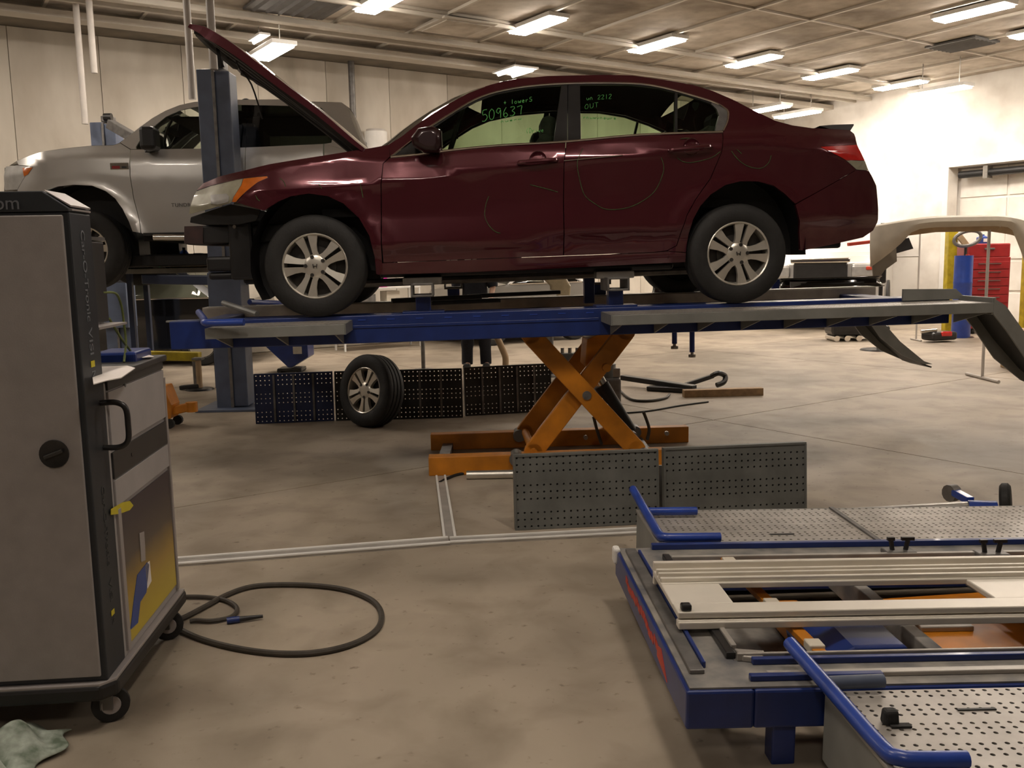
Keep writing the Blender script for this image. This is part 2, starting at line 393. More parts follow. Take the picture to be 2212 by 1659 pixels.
for i in range(na0, na1+2):
    a0 = ga+PA*i
    if not (LW < a0 < RW): continue
    s_ = MB(MC).box((a0,-4.4,CE-0.01), (0.045,23.5,0.05)).build('grid_bar', 'tbar', ce)
for j in range(-7,4):
    b0 = 0.4+PB*j
    if b0 < BW+0.2 or b0 > FWL: continue
    MB(MAB).box(((LW+RW)/2,b0,CE-0.006), (RW-LW,0.035,0.045)).build('cross_bar', 'tbar', ce)
# perimeter: white duct-like beam and dark soffit along the back wall
tm = struct(MB(MAB).box(((LW+RW)/2,BW+0.30,CE-0.02), (RW-LW,0.60,0.05)).build('trim_1', 'beam_dark'))
bz = lambda px, py: onz(px, py, CE-0.12).dot(BXo)
tb = struct(MB(MAB).box(((LW+RW)/2,bz(300,52),CE-0.14), (RW-LW,0.30,0.10)).build('trim_2', 'beam_white', bevel=0.01))
tb2 = struct(MB(MAB).box(((LW+RW)/2,bz(880,83),CE-0.10), (RW-LW,0.13,0.08)).build('trim_3', 'beam_white', bevel=0.01))
tb3 = struct(MB(MAB).box(((LW+RW)/2,bz(880,97),CE-0.10), (RW-LW,0.06,0.06)).build('trim_4', 'beam_white', bevel=0.01))
tb4 = struct(MB(MAB).box(((LW+RW)/2,bz(1000,50),CE-0.08), (RW-LW,0.05,0.06)).build('trim_5', 'beam_white', bevel=0.01))

# ceiling lamps
def ceil_lamp(p, label, group, lens='lamp_lens', L=1.05, Wd=0.30, drop=0.07):
    M = Matrix.Translation(p) @ MC
    t = thing('ceiling_lamp', label, 'lamp', M, group=group)
    MB().box((0,0,0.035), (Wd+0.07,L+0.07,0.06)).build('housing', 'white', t, bevel=0.008)
    MB().box((0,0,-0.012), (Wd,L,0.03), tap=None).build('lens', lens, t, bevel=0.006)
    if drop > 0.15:
        for s in (-1,1): MB().cyl((0,s*L*0.35,0.06),(0,s*L*0.35,drop),0.008,6).build('hanger_rod', 'steel', t)
    return t
row1 = [(825,5),(1160,55),(1418,98),(1627,132),(1793,160),(1945,184)]
for k_,(x,y) in enumerate(row1):
    ceil_lamp(onz(x,y,CE-0.09), 'lit strip lamp of the long ceiling row, %s counted from the glaring white wall' % ('sixth','fifth','fourth','third','second','first')[k_], 'ceiling lamps in the long row')
for k_,(x,y) in enumerate([(2102,27),(2262,66)]):
    ceil_lamp(onz(x,y,CE-0.09), 'lit strip lamp of the short ceiling row, %s the dark air grille' % ('just before','beyond')[k_], 'ceiling lamps in the short row')
for (x,y,z,lab) in [(586,112,4.55,'lit lamp hung low by the back wall above the raised bonnet and pickup'),(1655,236,4.55,'lit lamp hung low by the back wall, half hidden by the sedan rear pillar'),(1722,247,4.55,'lit lamp hung low by the back wall just above the sedan boot')]:
    ceil_lamp(onz(x,y,z), lab, 'lamps hung along the back wall', drop=CE-z)
ceil_lamp(onz(2031,196,4.45), 'lit lamp hung on rods just before the glaring white wall', 'lamps hung along the white wall', 'lamp_lens_wall', drop=CE-4.45)
ceil_lamp(onz(2330,150,4.45), 'second lit lamp hung on rods along the white wall over the big door', 'lamps hung along the white wall', 'lamp_lens_wall', drop=CE-4.45)
# unseen lamps; some continue the long row, others added for fill and car highlights
for (a,b) in [(3.6,-11.8),(1.1,-11.8),(-1.4,-11.8),(-4,-11.8),(-3.4,-4.3),(9.5,-4.3),(11.5,-4.3),(15.5,-4.3),(8.0,0.6)]+[(Vector((x,y,0)).dot(AX),Vector((x,y,0)).dot(BXo)) for x,y in ((-1.45,3.0),(1.15,2.9),(-0.6,-2.4))]:
    p = AB(a,b,CE-0.09); ceil_lamp(p, 'unseen strip lamp lighting the near half of the hall', 'unseen fill lamps over the near half')
# small twin downlights and vents
for (x,y) in [(560,85)]:
    M = Matrix.Translation(onz(x,y,CE-0.3)) @ MC
    t = thing('tube_lamp', 'short lit tube above the square lamp by the back wall', 'lamp', M); MB().box((0,0,0.03),(0.16,0.5,0.03)).build('housing','white',t); MB().cyl((0,-0.24,0),(0,0.24,0),0.022,8).build('tube','lamp_lens',t)
    MB().cyl((0,0,0.04),(0,0,0.30),0.008,6).build('hanger_rod','steel',t)
for (x,y) in [(1113,156)]:
    M = Matrix.Translation(onz(x,y,CE-0.30)) @ MC
    t = thing('tube_lamp', 'pair of short lit tubes over the roof of the burgundy sedan', 'lamp', M)
    MB().box((0,0,0.03),(0.5,0.7,0.03)).build('housing','white',t)
    for s in (-0.15,0.15): MB().cyl((s,-0.3,0),(s,0.3,0),0.03,8).build('tube','lamp_lens',t)
    MB().cyl((0,0,0.04),(0,0,0.30),0.008,6).build('hanger_rod','steel',t)
for (x,y,wd,ln,lab) in [(640,12,1.15,1.0,'dark square air vent between the pipes and the first lamp'),(2078,96,0.75,0.9,'dark air grille in the ceiling before the white wall')]:
    M = Matrix.Translation(onz(x,y,CE-0.03)) @ MC
    t = thing('air_vent', lab, 'vent', M)
    MB().box((0,0,0.0),(wd,ln,0.03)).build('frame','vent_grey',t)
    for k in range(6): MB().box((wd*(-0.4+0.16*k),0,-0.02),(0.05,ln*0.9,0.012),Matrix.Rotation(0.5,3,'Y')).build('slat','vent_grey',t)
M = Matrix.Translation(onz(985,58,CE-0.09)) @ MC
t = thing('air_diffuser', 'pale square ceiling air diffuser left of the second long-row lamp', 'vent', M)
MB().box((0,0,0),(0.9,0.9,0.03)).build('plate','beam_white',t,bevel=0.01)
MB().box((0,0,-0.025),(0.75,0.75,0.02)).build('core','ceiling_tile',t,bevel=0.005)
# ------------------------------------------------------------------ curved vehicle sides
class Side:
    """A vehicle side: panels drawn as outlines in the x-z plane and bent onto the surface y = W(x, z)."""
    def __init__(s, M, W, yc): s.M = M; s.Mi = M.inverted(); s.W = W; s.yc = yc; s.n = M.to_3x3() @ Vector((0,1,0))
    def hit(s, px, py, y):
        p = onpl(px, py, s.M @ Vector((0,y,0)), s.n); return s.Mi @ p
    def P(s, px, py, off=0.0):
        y = 0.0
        for _ in range(6):
            q = s.hit(px, py, y); y = s.W(q.x, q.z)+off
        return Vector((q.x, y, q.z))
    def L(s, pts, off=0.0): return [s.P(a, b, off) for a, b in pts]
    def nrm(s, x, z):
        h = 0.01; return Vector(((s.W(x+h,z)-s.W(x-h,z))/(2*h), -1, (s.W(x,z+h)-s.W(x,z-h))/(2*h))).normalized()
    def panel(s, name, pts, m, parent, step=0.07, flange=0.03, off=0.0, mirror=True, xz=False):
        poly = [(p[0],p[1]) for p in pts] if xz else [(q.x,q.z) for q in s.L(pts)]
        bm = bmesh.new(); vs = [bm.verts.new((a,0,b)) for a, b in poly]
        for t in tessellate_polygon([[Vector((a,b,0)) for a, b in poly]]):
            try: bm.faces.new([vs[i] for i in t])
            except ValueError: pass
        xs = [a for a, _ in poly]; zs = [b for _, b in poly]
        def cuts(lo, hi): n = int((hi-lo)/step); return [lo+(hi-lo)*(k+1)/(n+1) for k in range(n)]
        for c in cuts(min(xs),max(xs)): bmesh.ops.bisect_plane(bm, geom=bm.verts[:]+bm.edges[:]+bm.faces[:], plane_co=(c,0,0), plane_no=(1,0,0))
        for c in cuts(min(zs),max(zs)): bmesh.ops.bisect_plane(bm, geom=bm.verts[:]+bm.edges[:]+bm.faces[:], plane_co=(0,0,c), plane_no=(0,0,1))
        bmesh.ops.remove_doubles(bm, verts=bm.verts[:], dist=0.0008)
        bm.verts.index_update()
        V = [(v.co.x, v.co.z) for v in bm.verts]; Fc = []
        for f in bm.faces:
            ix = [v.index for v in f.verts]; ar = sum(V[ix[i]][0]*V[ix[(i+1)%len(ix)]][1]-V[ix[(i+1)%len(ix)]][0]*V[ix[i]][1] for i in range(len(ix)))
            Fc.append(ix if ar > 0 else ix[::-1])
        E_ = [(e.verts[0].index, e.verts[1].index) for e in bm.edges if e.is_boundary]
        bm.free(); out = []
        for side in ((0,1) if mirror else (0,)):
            sg = 1 if side == 0 else -1
            def Y(y): return y if side == 0 else 2*s.yc-y
            verts = [(x, Y(s.W(x,z)+off), z) for x, z in V]; nr = []
            for x, z in V:
                n = s.nrm(x,z); nr.append(Vector((n.x, n.y*sg, n.z)))
            faces = [tuple(f) if side == 0 else tuple(f[::-1]) for f in Fc]; ln = [nr[i] for f in faces for i in f]
            if flange:
                for a, b in E_:
                    k = len(verts); va, vb = Vector(verts[a]), Vector(verts[b]); d = Vector((0,flange*sg,0))
                    verts += [va, vb, vb+d, va+d]; faces.append((k,k+1,k+2,k+3))
                    fn = (vb-va).cross(d).normalized(); ln += [fn]*4
            me = bpy.data.meshes.new(name); me.from_pydata([tuple(v) for v in verts], [], faces); me.materials.append(MT[m])
            me.polygons.foreach_set('use_smooth', [True]*len(me.polygons)); me.normals_split_custom_set([tuple(v) for v in ln])
            o = bpy.data.objects.new(name, me); COL.objects.link(o); o.parent = parent; out.append(o)
        return out
    def loft(s, name, pts, m, parent, crown=0.05, push=0.0, ins=0.0, n=12, off=0.0, thick=0.0):
        """surface spanning the vehicle between the near edge line and its mirror image"""
        rows = []
        for q in s.L(pts):
            y0 = q.y+ins; row = []
            for k in range(n+1):
                t = -1+2*k/n; c = 1-t*t
                row.append((q.x+push*c, s.yc+(s.yc-y0)*t, q.z+crown*c+off))
            rows.append(row)
        return MB().grid(rows).build(name, m, parent, smooth=True, angle=80, solid=thick)
    def line(s, name, pts, r, m, parent, off=-0.004, n=6, sm=3, mirror=False):
        p = smooth_line(s.L(pts, off), sm); return MB().tube(p, r, n).build(name, m, parent, smooth=True)
def pw(pts, x): return lerp_poly(pts, x)

def wheel_parts(parent, c, sg, R, rr, wd, a0, spokes=5, rim='alloy', ax=None, dark='alloy_dark', emblem=False):
    """tyre with its rim; sg=+1: outer face towards -y of the parent frame"""
    c = Vector(c); d = Vector((0,sg,0))     # inward direction
    k = R/0.332
    prof = [(rr*0.97,0.030),(rr*1.0,0.012),(rr*1.05,0.003),(rr+(R-rr)*0.45,0.0),(R*0.955,0.008),(R*0.988,0.025),(R,0.045)]
    for t in (0.3,0.5,0.7):
        h = wd*t; prof += [(R,h-0.008),(R-0.007,h-0.005),(R-0.007,h+0.005),(R,h+0.008)]
    prof += [(R,wd-0.045),(R*0.985,wd-0.025),(R*0.955,wd-0.008),(rr+(R-rr)*0.45,wd),(rr*1.03,wd-0.004),(rr*0.97,wd-0.02)]
    ty = MB().lathe(prof, c, d, 44).build('tire', 'rubber', parent, smooth=True, angle=50)
    g = MB(); P = lambda r, t, y: c+Vector((r*math.cos(t), sg*y, r*math.sin(t)))
    g.lathe([(rr*0.985,0.03),(rr*1.01,0.008),(rr*0.985,0.004),(rr*0.95,0.010),(rr*0.93,0.03),(rr*0.90,0.10),(rr*0.95,wd-0.02)], c, d, 44)
    for i in range(spokes):
        t0 = math.radians(a0+360/spokes*i)
        for sd in (-1,1):
            poly = [(rr*0.30,0.010*k),(rr*0.42,0.009*k),(rr*0.92,0.014*k),(rr*0.955,0.016*k),(rr*0.955,0.084*k),(rr*0.86,0.073*k),(rr*0.62,0.052*k),(rr*0.42,0.043*k),(rr*0.28,0.046*k)]
            if sd < 0: poly = [(u,-v) for u, v in poly[::-1]]
            def f0(u, v, y0=0.0):
                e = 0.010+0.016*(u/rr)**2*0; dish = 0.020-0.012*(u/rr)
                return c+Vector((u*math.cos(t0)-v*math.sin(t0), sg*(dish+abs(v)*0.12), u*math.sin(t0)+v*math.cos(t0)))
            def f1(u, v): p = f0(u,v); return p+Vector((0,sg*0.032,0))
            g.prism(poly, f0, f1)
    g.lathe([(0.001,0.010),(rr*0.20,0.010),(rr*0.30,0.014),(rr*0.36,0.022),(rr*0.36,0.06)], c, d, 30)
    rim_o = g.build('rim', rim, ty, smooth=True, angle=35)
    MB().lathe([(0.001,0.075),(rr*0.62,0.075),(rr*0.62,0.09),(rr*0.93,0.092)], c, d, 30).build('brake_disc', dark, ty, smooth=True)
    for i in range(5):
        t0 = math.radians(a0+72*i); MB().cyl(P(rr*0.29,t0,0.008),P(rr*0.29,t0,0.03),0.0125*k,10).build('lug_nut', dark, ty)
    if emblem:
        e = MB()
        for sx in (-1,1): e.box(c+Vector((sx*0.011,sg*0.007,0.001)),(0.005,0.006,0.026),Matrix.Rotation(sx*0.15,3,'Y'))
        e.box(c+Vector((0,sg*0.007,0)),(0.018,0.006,0.005)); e.build('emblem', dark, ty)
    return ty

# ------------------------------------------------------------------ burgundy sedan on the lift
WR = 0.332
pF = ony(680,575,6.06); pR = ony(1597,548,6.23)
MCAR = frame(pF, pR-pF); MCAR = Matrix.Translation(-(MCAR.to_3x3() @ Vector((0,0,1)))*WR) @ MCAR
_s0 = Side(MCAR, lambda x, z: 0.0, 0.90)
def cz(pts): return sorted([(q.x,q.z) for q in (_s0.hit(a,b,0.0) for a,b in pts)])
BELT = cz([(430,405),(581,357),(692,338),(758,328),(843,338),(940,327),(1071,314),(1225,305),(1381,290),(1561,284),(1660,279),(1846,285)])
CR1 = cz([(424,440),(560,412),(700,402),(800,397),(924,386),(1116,358),(1218,349),(1347,337),(1561,314),(1650,312),(1772,322),(1880,345)])
CR2 = cz([(410,560),(700,545),(847,533),(1116,521),(1233,510),(1401,498),(1560,490),(1730,480),(1890,470)])
def _W(x, z):
    b = pw(BELT,x); c1 = min(pw(CR1,x), b-0.05); c2 = pw(CR2,x)
    mid = 0.5*(c1+c2)
    sec = [(c2-0.42,0.16),(c2-0.18,0.050),(c2-0.05,0.026),(c2-0.012,0.002),(c2+0.01,-0.012),(mid,0.004),(c1-0.03,-0.004),(c1,-0.016),(c1+0.012,-0.006),(b-0.02,0.030),(b,0.050),(b+0.03,0.072),(b+0.5,0.072+0.5*0.56)]
    y = pw(sec, z) if z < b+0.5 else 0.072+0.56*(z-b)
    if x < -0.2: y += 0.30*((-0.2-x)/0.62)**2.0
    if x > 3.05: y += 0.24*((x-3.05)/0.85)**2.2
    for xc in (0.0, 2.8):                    # flared wheel arches
        d = math.hypot(x-xc, z-WR); y -= 0.013*math.exp(-((d-0.45)/0.07)**2)*(1 if z < c1+0.06 else math.exp(-((z-c1-0.06)/0.05)**2))
    return y
def W_CAR(x, z):
    return 0.25*(_W(x,z-0.012)+2*_W(x,z)+_W(x,z+0.012))
car = thing('sedan_car', 'burgundy four-door sedan with raised bonnet and no front bumper standing on a blue lift', 'car', MCAR)
S = Side(MCAR, W_CAR, 0.90)
ARCHF = [(813,592),(809.5,555),(798,509.5),(775.6,471),(741.7,439.5),(707.8,423.6),(667,418),(628.6,423.6),(601.5,435),(570,455)]
ARCHR = [(1717,441),(1694,417.5),(1671,400.6),(1637,391.5),(1599,391.5),(1567,399.5),(1535.6,419.8),(1513,444.7),(1497,474),(1490,497),(1483.6,526)]
S.panel('front_fender', [(424,412),(439,396),(475,381),(525,369),(581,355),(640,345),(692,337),(758,326.5),(800,320),(840,313),(842,338),(827,353),(822.2,398),(822.6,525),(826.5,592)]+ARCHF+[(511,437.5),(533.7,412),(556,394),(579,384),(576.7,379.6),(524.7,385.2),(488.5,393),(454.6,401)], 'burgundy', car)
fd = S.panel('front_door', [(844,340),(900,334.5),(940,329),(1071,315.5),(1222,306.5),(1218,353),(1216.2,440),(1216.5,552),(876,565),(828.5,567),(824.8,525),(824.0,398.6),(828.5,353)], 'burgundy', car)[0]
rd = S.panel('rear_door', [(1224,306.5),(1381,291.7),(1560,285.5),(1557.5,330),(1534,385),(1502,430),(1483,465),(1471,500),(1461,530),(1440,541),(1411,544.5),(1218.5,552),(1218,440),(1219.6,353)], 'burgundy', car)[0]
S.panel('quarter_panel', [(1562,285),(1571.5,263),(1574,240.5),(1562.5,231),(1541,220),(1586,216.5),(1629.5,239.3),(1674.7,260.8),(1712,271),(1755,277),(1835,281),(1845,289),(1850,312),(1772,316.5),(1784,324),(1827,346.5),(1849,366.5),(1782,405),(1718,440)]+ARCHR[1:]+[(1481.5,545),(1442,541.8),(1462.5,531),(1472.5,500.5),(1484.5,465.5),(1503.5,431),(1535.5,386),(1559,330)], 'burgundy', car)
S.panel('rear_bumper', [(1850,367.5),(1875,369),(1883,380),(1893,401),(1896,434),(1895,481),(1886,498),(1864,513),(1807,526),(1734,541),(1729,539),(1728,481),(1718.5,442),(1783,406)], 'burgundy', car)
S.panel('side_sill', [(826.5,568.5),(876,566.5),(1216,553.5),(1411,546),(1441,543),(1481.5,546.5),(1480,566),(1306,574.5),(1116,584),(977,589),(815,593.5)], 'burgundy', car)
RAILT = [(840,312.5),(868,294.7),(897,272),(931,248.3),(967.3,225.7),(1012.5,200.9),(1060,182.8),(1116.5,170.3),(1184,164),(1300,161.8),(1367,163),(1426,171.5),(1494,182.8),(1539,196.3),(1585,216)]
RAILB = [(1541,220),(1494,205),(1426,187),(1358,179.4),(1234,179.4),(1139,186),(1071,198.6),(1026,214.4),(981,240.4),(930,273),(897,298),(843.5,338)]
S.panel('roof_rail', RAILT+RAILB, 'burgundy', car)
S.panel('front_window', [(853,336.5),(901,301),(985,244),(1030,219.5),(1073,203.5),(1140,191),(1213,185.5),(1196,306),(1071,312.5),(940,326),(900,331.5)], 'tint_glass', car, off=0.006, flange=0)
S.panel('window_pillar', [(1196,307),(1213,184),(1226,183.5),(1226,305.5)], 'satin_black', car, off=0.003)
S.panel('window_pillar', [(1227.5,305.5),(1227.5,183.5),(1253,183),(1255,301)], 'satin_black', car, off=0.003)
S.panel('rear_window', [(1256,301),(1254,183.5),(1358,183),(1424,191),(1458,199.5),(1458,287.5),(1381,290.5)], 'tint_glass', car, off=0.006, flange=0)
S.panel('window_divider', [(1458,288),(1458,199.5),(1464,201),(1464,287.5)], 'black_plastic', car, off=0.003)
S.panel('quarter_window', [(1464,287.3),(1464,201),(1492,209.5),(1535,224.5),(1548,236),(1553,250),(1544,285)], 'tint_glass', car, off=0.006, flange=0)
S.panel('window_trim', [(1544.5,285),(1553.5,250),(1548.5,235.5),(1536,224),(1541,221),(1562,231.5),(1573.5,240.8),(1571,263),(1561.5,284.8)], 'dull_steel', car, off=0.002)
S.panel('window_trim', [(844,338.5),(897,298.5),(930,273.5),(981,241),(1026,215),(1071,199),(1139,186.5),(1234,180),(1358,180),(1426,187.8),(1494,205.8),(1541,220.6),(1535,224),(1492,209),(1424,191),(1358,183),(1254,183.2),(1213,184.5),(1140,190.5),(1073,203),(1030,219),(985,243.5),(901,300.5),(853,336.5)], 'satin_black', car, off=0.004)
S.line('chrome_strip', [(844,339),(897,298.5),(930,273.5),(981,241),(1026,215),(1071,199),(1139,186.5),(1234,180),(1358,180),(1426,187.8),(1494,205.8),(1541,220.6),(1562,231.5),(1573,242),(1571,263),(1562,283)], 0.007, 'chrome', car, off=-0.003)
S.line('chrome_strip', [(844,339),(900,333.5),(940,328),(1071,314.5),(1225,305.5),(1381,291),(1561,284.5)], 0.007, 'chrome', car, off=-0.006)
# across the body
WS = [(840,313),(868,294.7),(897,272),(931,248.3),(967.3,225.7),(1012.5,200.9),(1050,186)]
S.loft('windshield', WS, 'tint_glass', car, crown=0.02, push=-0.16, ins=0.015)
S.loft('roof_panel', [(1050,186),(1085,176),(1116.5,170.3),(1184,164),(1300,161.8),(1367,163),(1426,171.5),(1480,180),(1520,190)], 'burgundy', car, crown=0.055)
S.loft('rear_window_glass', [(1520,190),(1545,198.5),(1585,216),(1629.5,239.3),(1674.7,260.8),(1700,268)], 'tint_glass', car, crown=0.03, push=0.10, ins=0.02)
S.loft('trunk_lid', [(1700,268),(1712,271),(1755,277),(1800,279.5),(1835,281),(1845,289),(1852,314),(1868,350),(1876,368)], 'burgundy', car, crown=0.02, push=0.10)
S.loft('bumper_face', [(1876,368),(1883,380),(1893,401),(1896,434),(1895,481),(1886,498),(1864,513)], 'burgundy', car, crown=0.0, push=0.10)
def spoiler():
    top = [(1773,271),(1800,268.5),(1847,267)]; bot = [(1847,270),(1838,284),(1800,279)]
    P = S.L(top+bot); g = MB(); n = 10
    rows = []
    for k in range(n+1):
        t = -1+2*k/n; row = []
        for q in P+[P[0]]: row.append((q.x+0.06*(1-t*t), 0.90+(0.90-q.y-0.02)*t, q.z+0.012*(1-t*t)))
        rows.append(row)
    g.grid(rows); g.add([rows[0][i] for i in range(6)], [(0,1,2,3,4,5)]); g.add([rows[-1][i] for i in range(6)], [(5,4,3,2,1,0)])
    g.build('spoiler', 'satin_black', car, smooth=True, angle=50)
spoiler()
# raised bonnet
def bonnet():
    top = smooth_line(S.L([(470,105.5),(491.7,106),(509.6,113),(539.5,130),(579,158.6),(639,203.4),(698.6,247),(758,297),(788,321)], 0), 3)
    g = MB(); n = 14; rows = []
    y0, y1 = 0.06, 1.74; m = len(top)
    ux = (top[0]-top[-1]).normalized(); nn = Vector((ux.z,0,-ux.x))      # nn: away from the outer skin
    if nn.z > 0: nn = -nn
    def pt(i, t, d):
        q = top[i]; f = 1-i/(m-1); c = 1-t*t
        nar = 0.10*f*f                                                   # narrower at the nose
        p = Vector((q.x, 0.90+(0.84-nar)*t, q.z))
        p += ux*(0.17*c*f*f)                                             # rounded nose in plan
        p += -nn*(0.045*c) + nn*d
        return p
    rows = [[pt(i,-1+2*k/n,0) for k in range(n+1)] for i in range(m)]
    low = [[pt(i,-1+2*k/n,0.028+0.06*(1-i/(m-1))*min(1.0,i/5.0)) for k in range(n+1)] for i in range(m)]
    g.grid(rows); g.grid(low)
    for i in range(m-1):
        for k in (0,n): g.add([rows[i][k],rows[i+1][k],low[i+1][k],low[i][k]], [(0,1,2,3)])
    for k in range(n):
        for i in (0,m-1): g.add([rows[i][k],rows[i][k+1],low[i][k+1],low[i][k]], [(0,1,2,3)])
    h = g.build('hood', 'burgundy', car, smooth=True, angle=40)
    # inner reinforcement below the skin
    r = MB(); 
    def ip(fi, t, d): i = int(round(fi*(m-1))); return pt(i,t,d)
    ring = [ip(0.10,-0.80,0.05),ip(0.10,0,0.05),ip(0.10,0.80,0.05)]
    r.tube([ip(0.08,-0.7,0.05),ip(0.06,0.0,0.05),ip(0.08,0.7,0.05)],0.035,6)
    for t in (-0.86,0.86): r.tube([ip(f,t,0.045) for f in (0.08,0.25,0.45,0.65,0.85,0.97)],0.034,6)
    for t in (-0.4,0.0,0.4): r.tube([ip(0.1,t,0.045),ip(0.9,t*0.5,0.045)],0.022,6)
    r.build('hood_frame', 'black_plastic', h, smooth=True)
    pr = MB(); a = ip(0.10,0.0,0.05); pr.bar(a+Vector((0.02,0,0)),a+Vector((0.03,0,-0.17)),0.022,0.022).build('latch_hook', 'satin_black', h)
    c = MB(); b0 = ip(0.34,-0.5,0.05); c.tube(smooth_line([b0,b0+Vector((0.02,0,-0.10)),b0+Vector((0.10,0,-0.22)),b0+Vector((0.16,0,-0.45))],4),0.006,6).build('washer_hose', 'rubber', h, smooth=True)
    for y in (0.14,1.66): MB().bar((top[-1].x-0.12,y,top[-1].z-0.10),(top[-1].x-0.01,y,top[-1].z-0.01),0.03,0.03).build('hinge', 'satin_black', h)
bonnet()
# lamps
hl = S.panel('headlight', [(407.5,463),(410,448),(418.4,423.6),(424,413.2),(454.6,402),(488.5,394),(524.7,386),(520,400),(511,414),(503,426),(500,436),(495,439.5),(454.6,450.8)], 'pale_lens', car, off=0.004, flange=0.006)[0]
S.panel('turn_signal', [(525.5,386),(576,380.4),(578,383.6),(556,393.4),(533.2,411.5),(508.5,436.6),(501,436),(504,426),(512,414),(521,400)], 'amber', car, off=0.004, flange=0.006)
S.panel('reflector_bowl', [(455,421),(490,418),(495,425),(493,437),(470,442),(456,440)], 'clear_lens', hl, off=-0.002, flange=0.005, mirror=False)
tl = S.panel('taillight', [(1772.5,317.3),(1850,313),(1858,327),(1867.5,346.8),(1827.5,346),(1784,323.5)], 'red_lens', car, off=-0.003)[0]
S.panel('reverse_lens', [(1828.5,347),(1868,347.8),(1875,368),(1850,366.3)], 'pale_lens', tl, off=-0.003, mirror=False)
# exposed front end
def q3(px, py, y): v = S.hit(px,py,y); return Vector((v.x,y,v.z))
g = MB(); a = q3(394,507,0.35); 
rows = []
for k in range(11):
    t = -1+2*k/10; yy = 0.90+0.62*t; dx = -0.10*(1-t*t)
    for_ = [q3(400,489,0.3),q3(400,526,0.3),q3(440,527,0.3),q3(440,488,0.3)]
    rows.append([(p.x+dx,yy,p.z) for p in for_+[for_[0]]])
g.grid(rows); g.add(rows[0][:4],[(0,1,2,3)]); g.add(rows[-1][:4],[(3,2,1,0)]); g.build('bumper_beam', 'rust_maroon', car, bevel=0.008)

for yy in (0.34,1.46):
    p = q3(440,508,yy if yy<1 else 0.34); e = q3(560,505,0.34); MB().bar((p.x,yy,p.z),(e.x+0.25,yy,e.z),0.10,0.12).build('crash_rail', 'black_plastic', car, bevel=0.01)
g = MB(); p0 = q3(407,470,0.4); p1_ = q3(510,440,0.2)
g.prism([(v.x,v.z) for v in [q3(406,468,.25),q3(455,453,.25),q3(500,441,.25),q3(570,455,.25),q3(560,478,.25),q3(520,486,.25),q3(440,486,.25),q3(404,480,.25)]], lambda u,v:(u,0.16+0.3*max(0,(-0.35-u)),v), lambda u,v:(u,1.64-0.3*max(0,(-0.35-u)),v)).build('headlight_bracket', 'black_plastic', car, bevel=0.006)
g = MB(); c_ = q3(505,550,0.3); g.box((c_.x+0.06,0.90,c_.z+0.03),(0.16,1.30,0.40)).build('radiator_support', 'satin_black', car, bevel=0.02)
g = MB(); c_ = q3(483,570,0.3); g.box((c_.x,0.90,c_.z),(0.22,1.25,0.10)).box((c_.x+0.02,0.90,c_.z-0.08),(0.26,1.2,0.05)).build('lower_duct', 'black_plastic', car, bevel=0.02)
g = MB(); b_ = q3(506,490,0.18); g.cyl((b_.x,0.18,b_.z),(b_.x,0.21,b_.z),0.012,8).build('bolt', 'chrome', car)
# wheel wells
for xc in (0.0,2.8):
    for sg in (0,1):
        rows = []
        for k in range(17):
            lo, hi = (-8,212) if xc == 0 else (-4,184)
            t = math.radians(lo+(hi-lo)*k/16); r_ = 0.42 if xc == 0 else 0.47
            x = xc+r_*math.cos(t); z = WR+0.01+((0.495 if xc == 0 else 0.525) if math.sin(t) > 0 else 0.42)*math.sin(t)
            ys = [0.035,0.12,0.32]
            rows.append([(x, y if sg == 0 else 1.8-y, z) for y in ys]+[(xc+0.1*math.cos(t), 0.34 if sg == 0 else 1.46, WR+0.1*math.sin(t))])
        MB().grid(rows).build('wheel_liner', 'black_plastic', car, smooth=True)
for (xc,a0) in ((0.0,33.0),(2.8,75.0)):
    wheel_parts(car, (xc,0.0,WR), 1, WR, 0.2105, 0.215, a0, emblem=True)
    wheel_parts(car, (xc,1.80,WR), -1, WR, 0.2105, 0.215, a0, emblem=False)
# mirror
def mirror_near():
    c0 = S.P(925,305,-0.12); g = MB()
    prof = [(-0.105,0.02),(-0.06,0.075),(0.03,0.088),(0.085,0.06),(0.09,-0.04),(0.06,-0.075),(-0.03,-0.07),(-0.10,-0.03)]
    rows = []
    for (y, k) in ((-0.10,0.55),(-0.09,0.85),(-0.05,1.0),(0.05,1.0),(0.10,0.9),(0.12,0.6)):
        rows.append([(c0.x+u*k, c0.y+y, c0.z+v*k) for u, v in prof+[prof[0]]])
    g.grid(rows); g.add(rows[0][:8],[tuple(range(8))]); g.add(rows[-1][:8],[tuple(range(8))[::-1]])
    o = g.build('door_mirror', 'burgundy_shaded', car, smooth=True, angle=60)
    e = S.P(915,332,0.02); MB().bar((c0.x-0.02,c0.y+0.08,c0.z-0.03),(e.x,e.y,e.z+0.01),0.08,0.05).build('mirror_stalk', 'black_plastic', o, bevel=0.01)
    MB().box((c0.x+0.088,c0.y,c0.z),(0.006,0.16,0.10)).build('mirror_glass', 'chrome', o)
mirror_near()
S.panel('mirror_corner', [(848,337),(897,301),(905,331)], 'satin_black', car, off=-0.002)
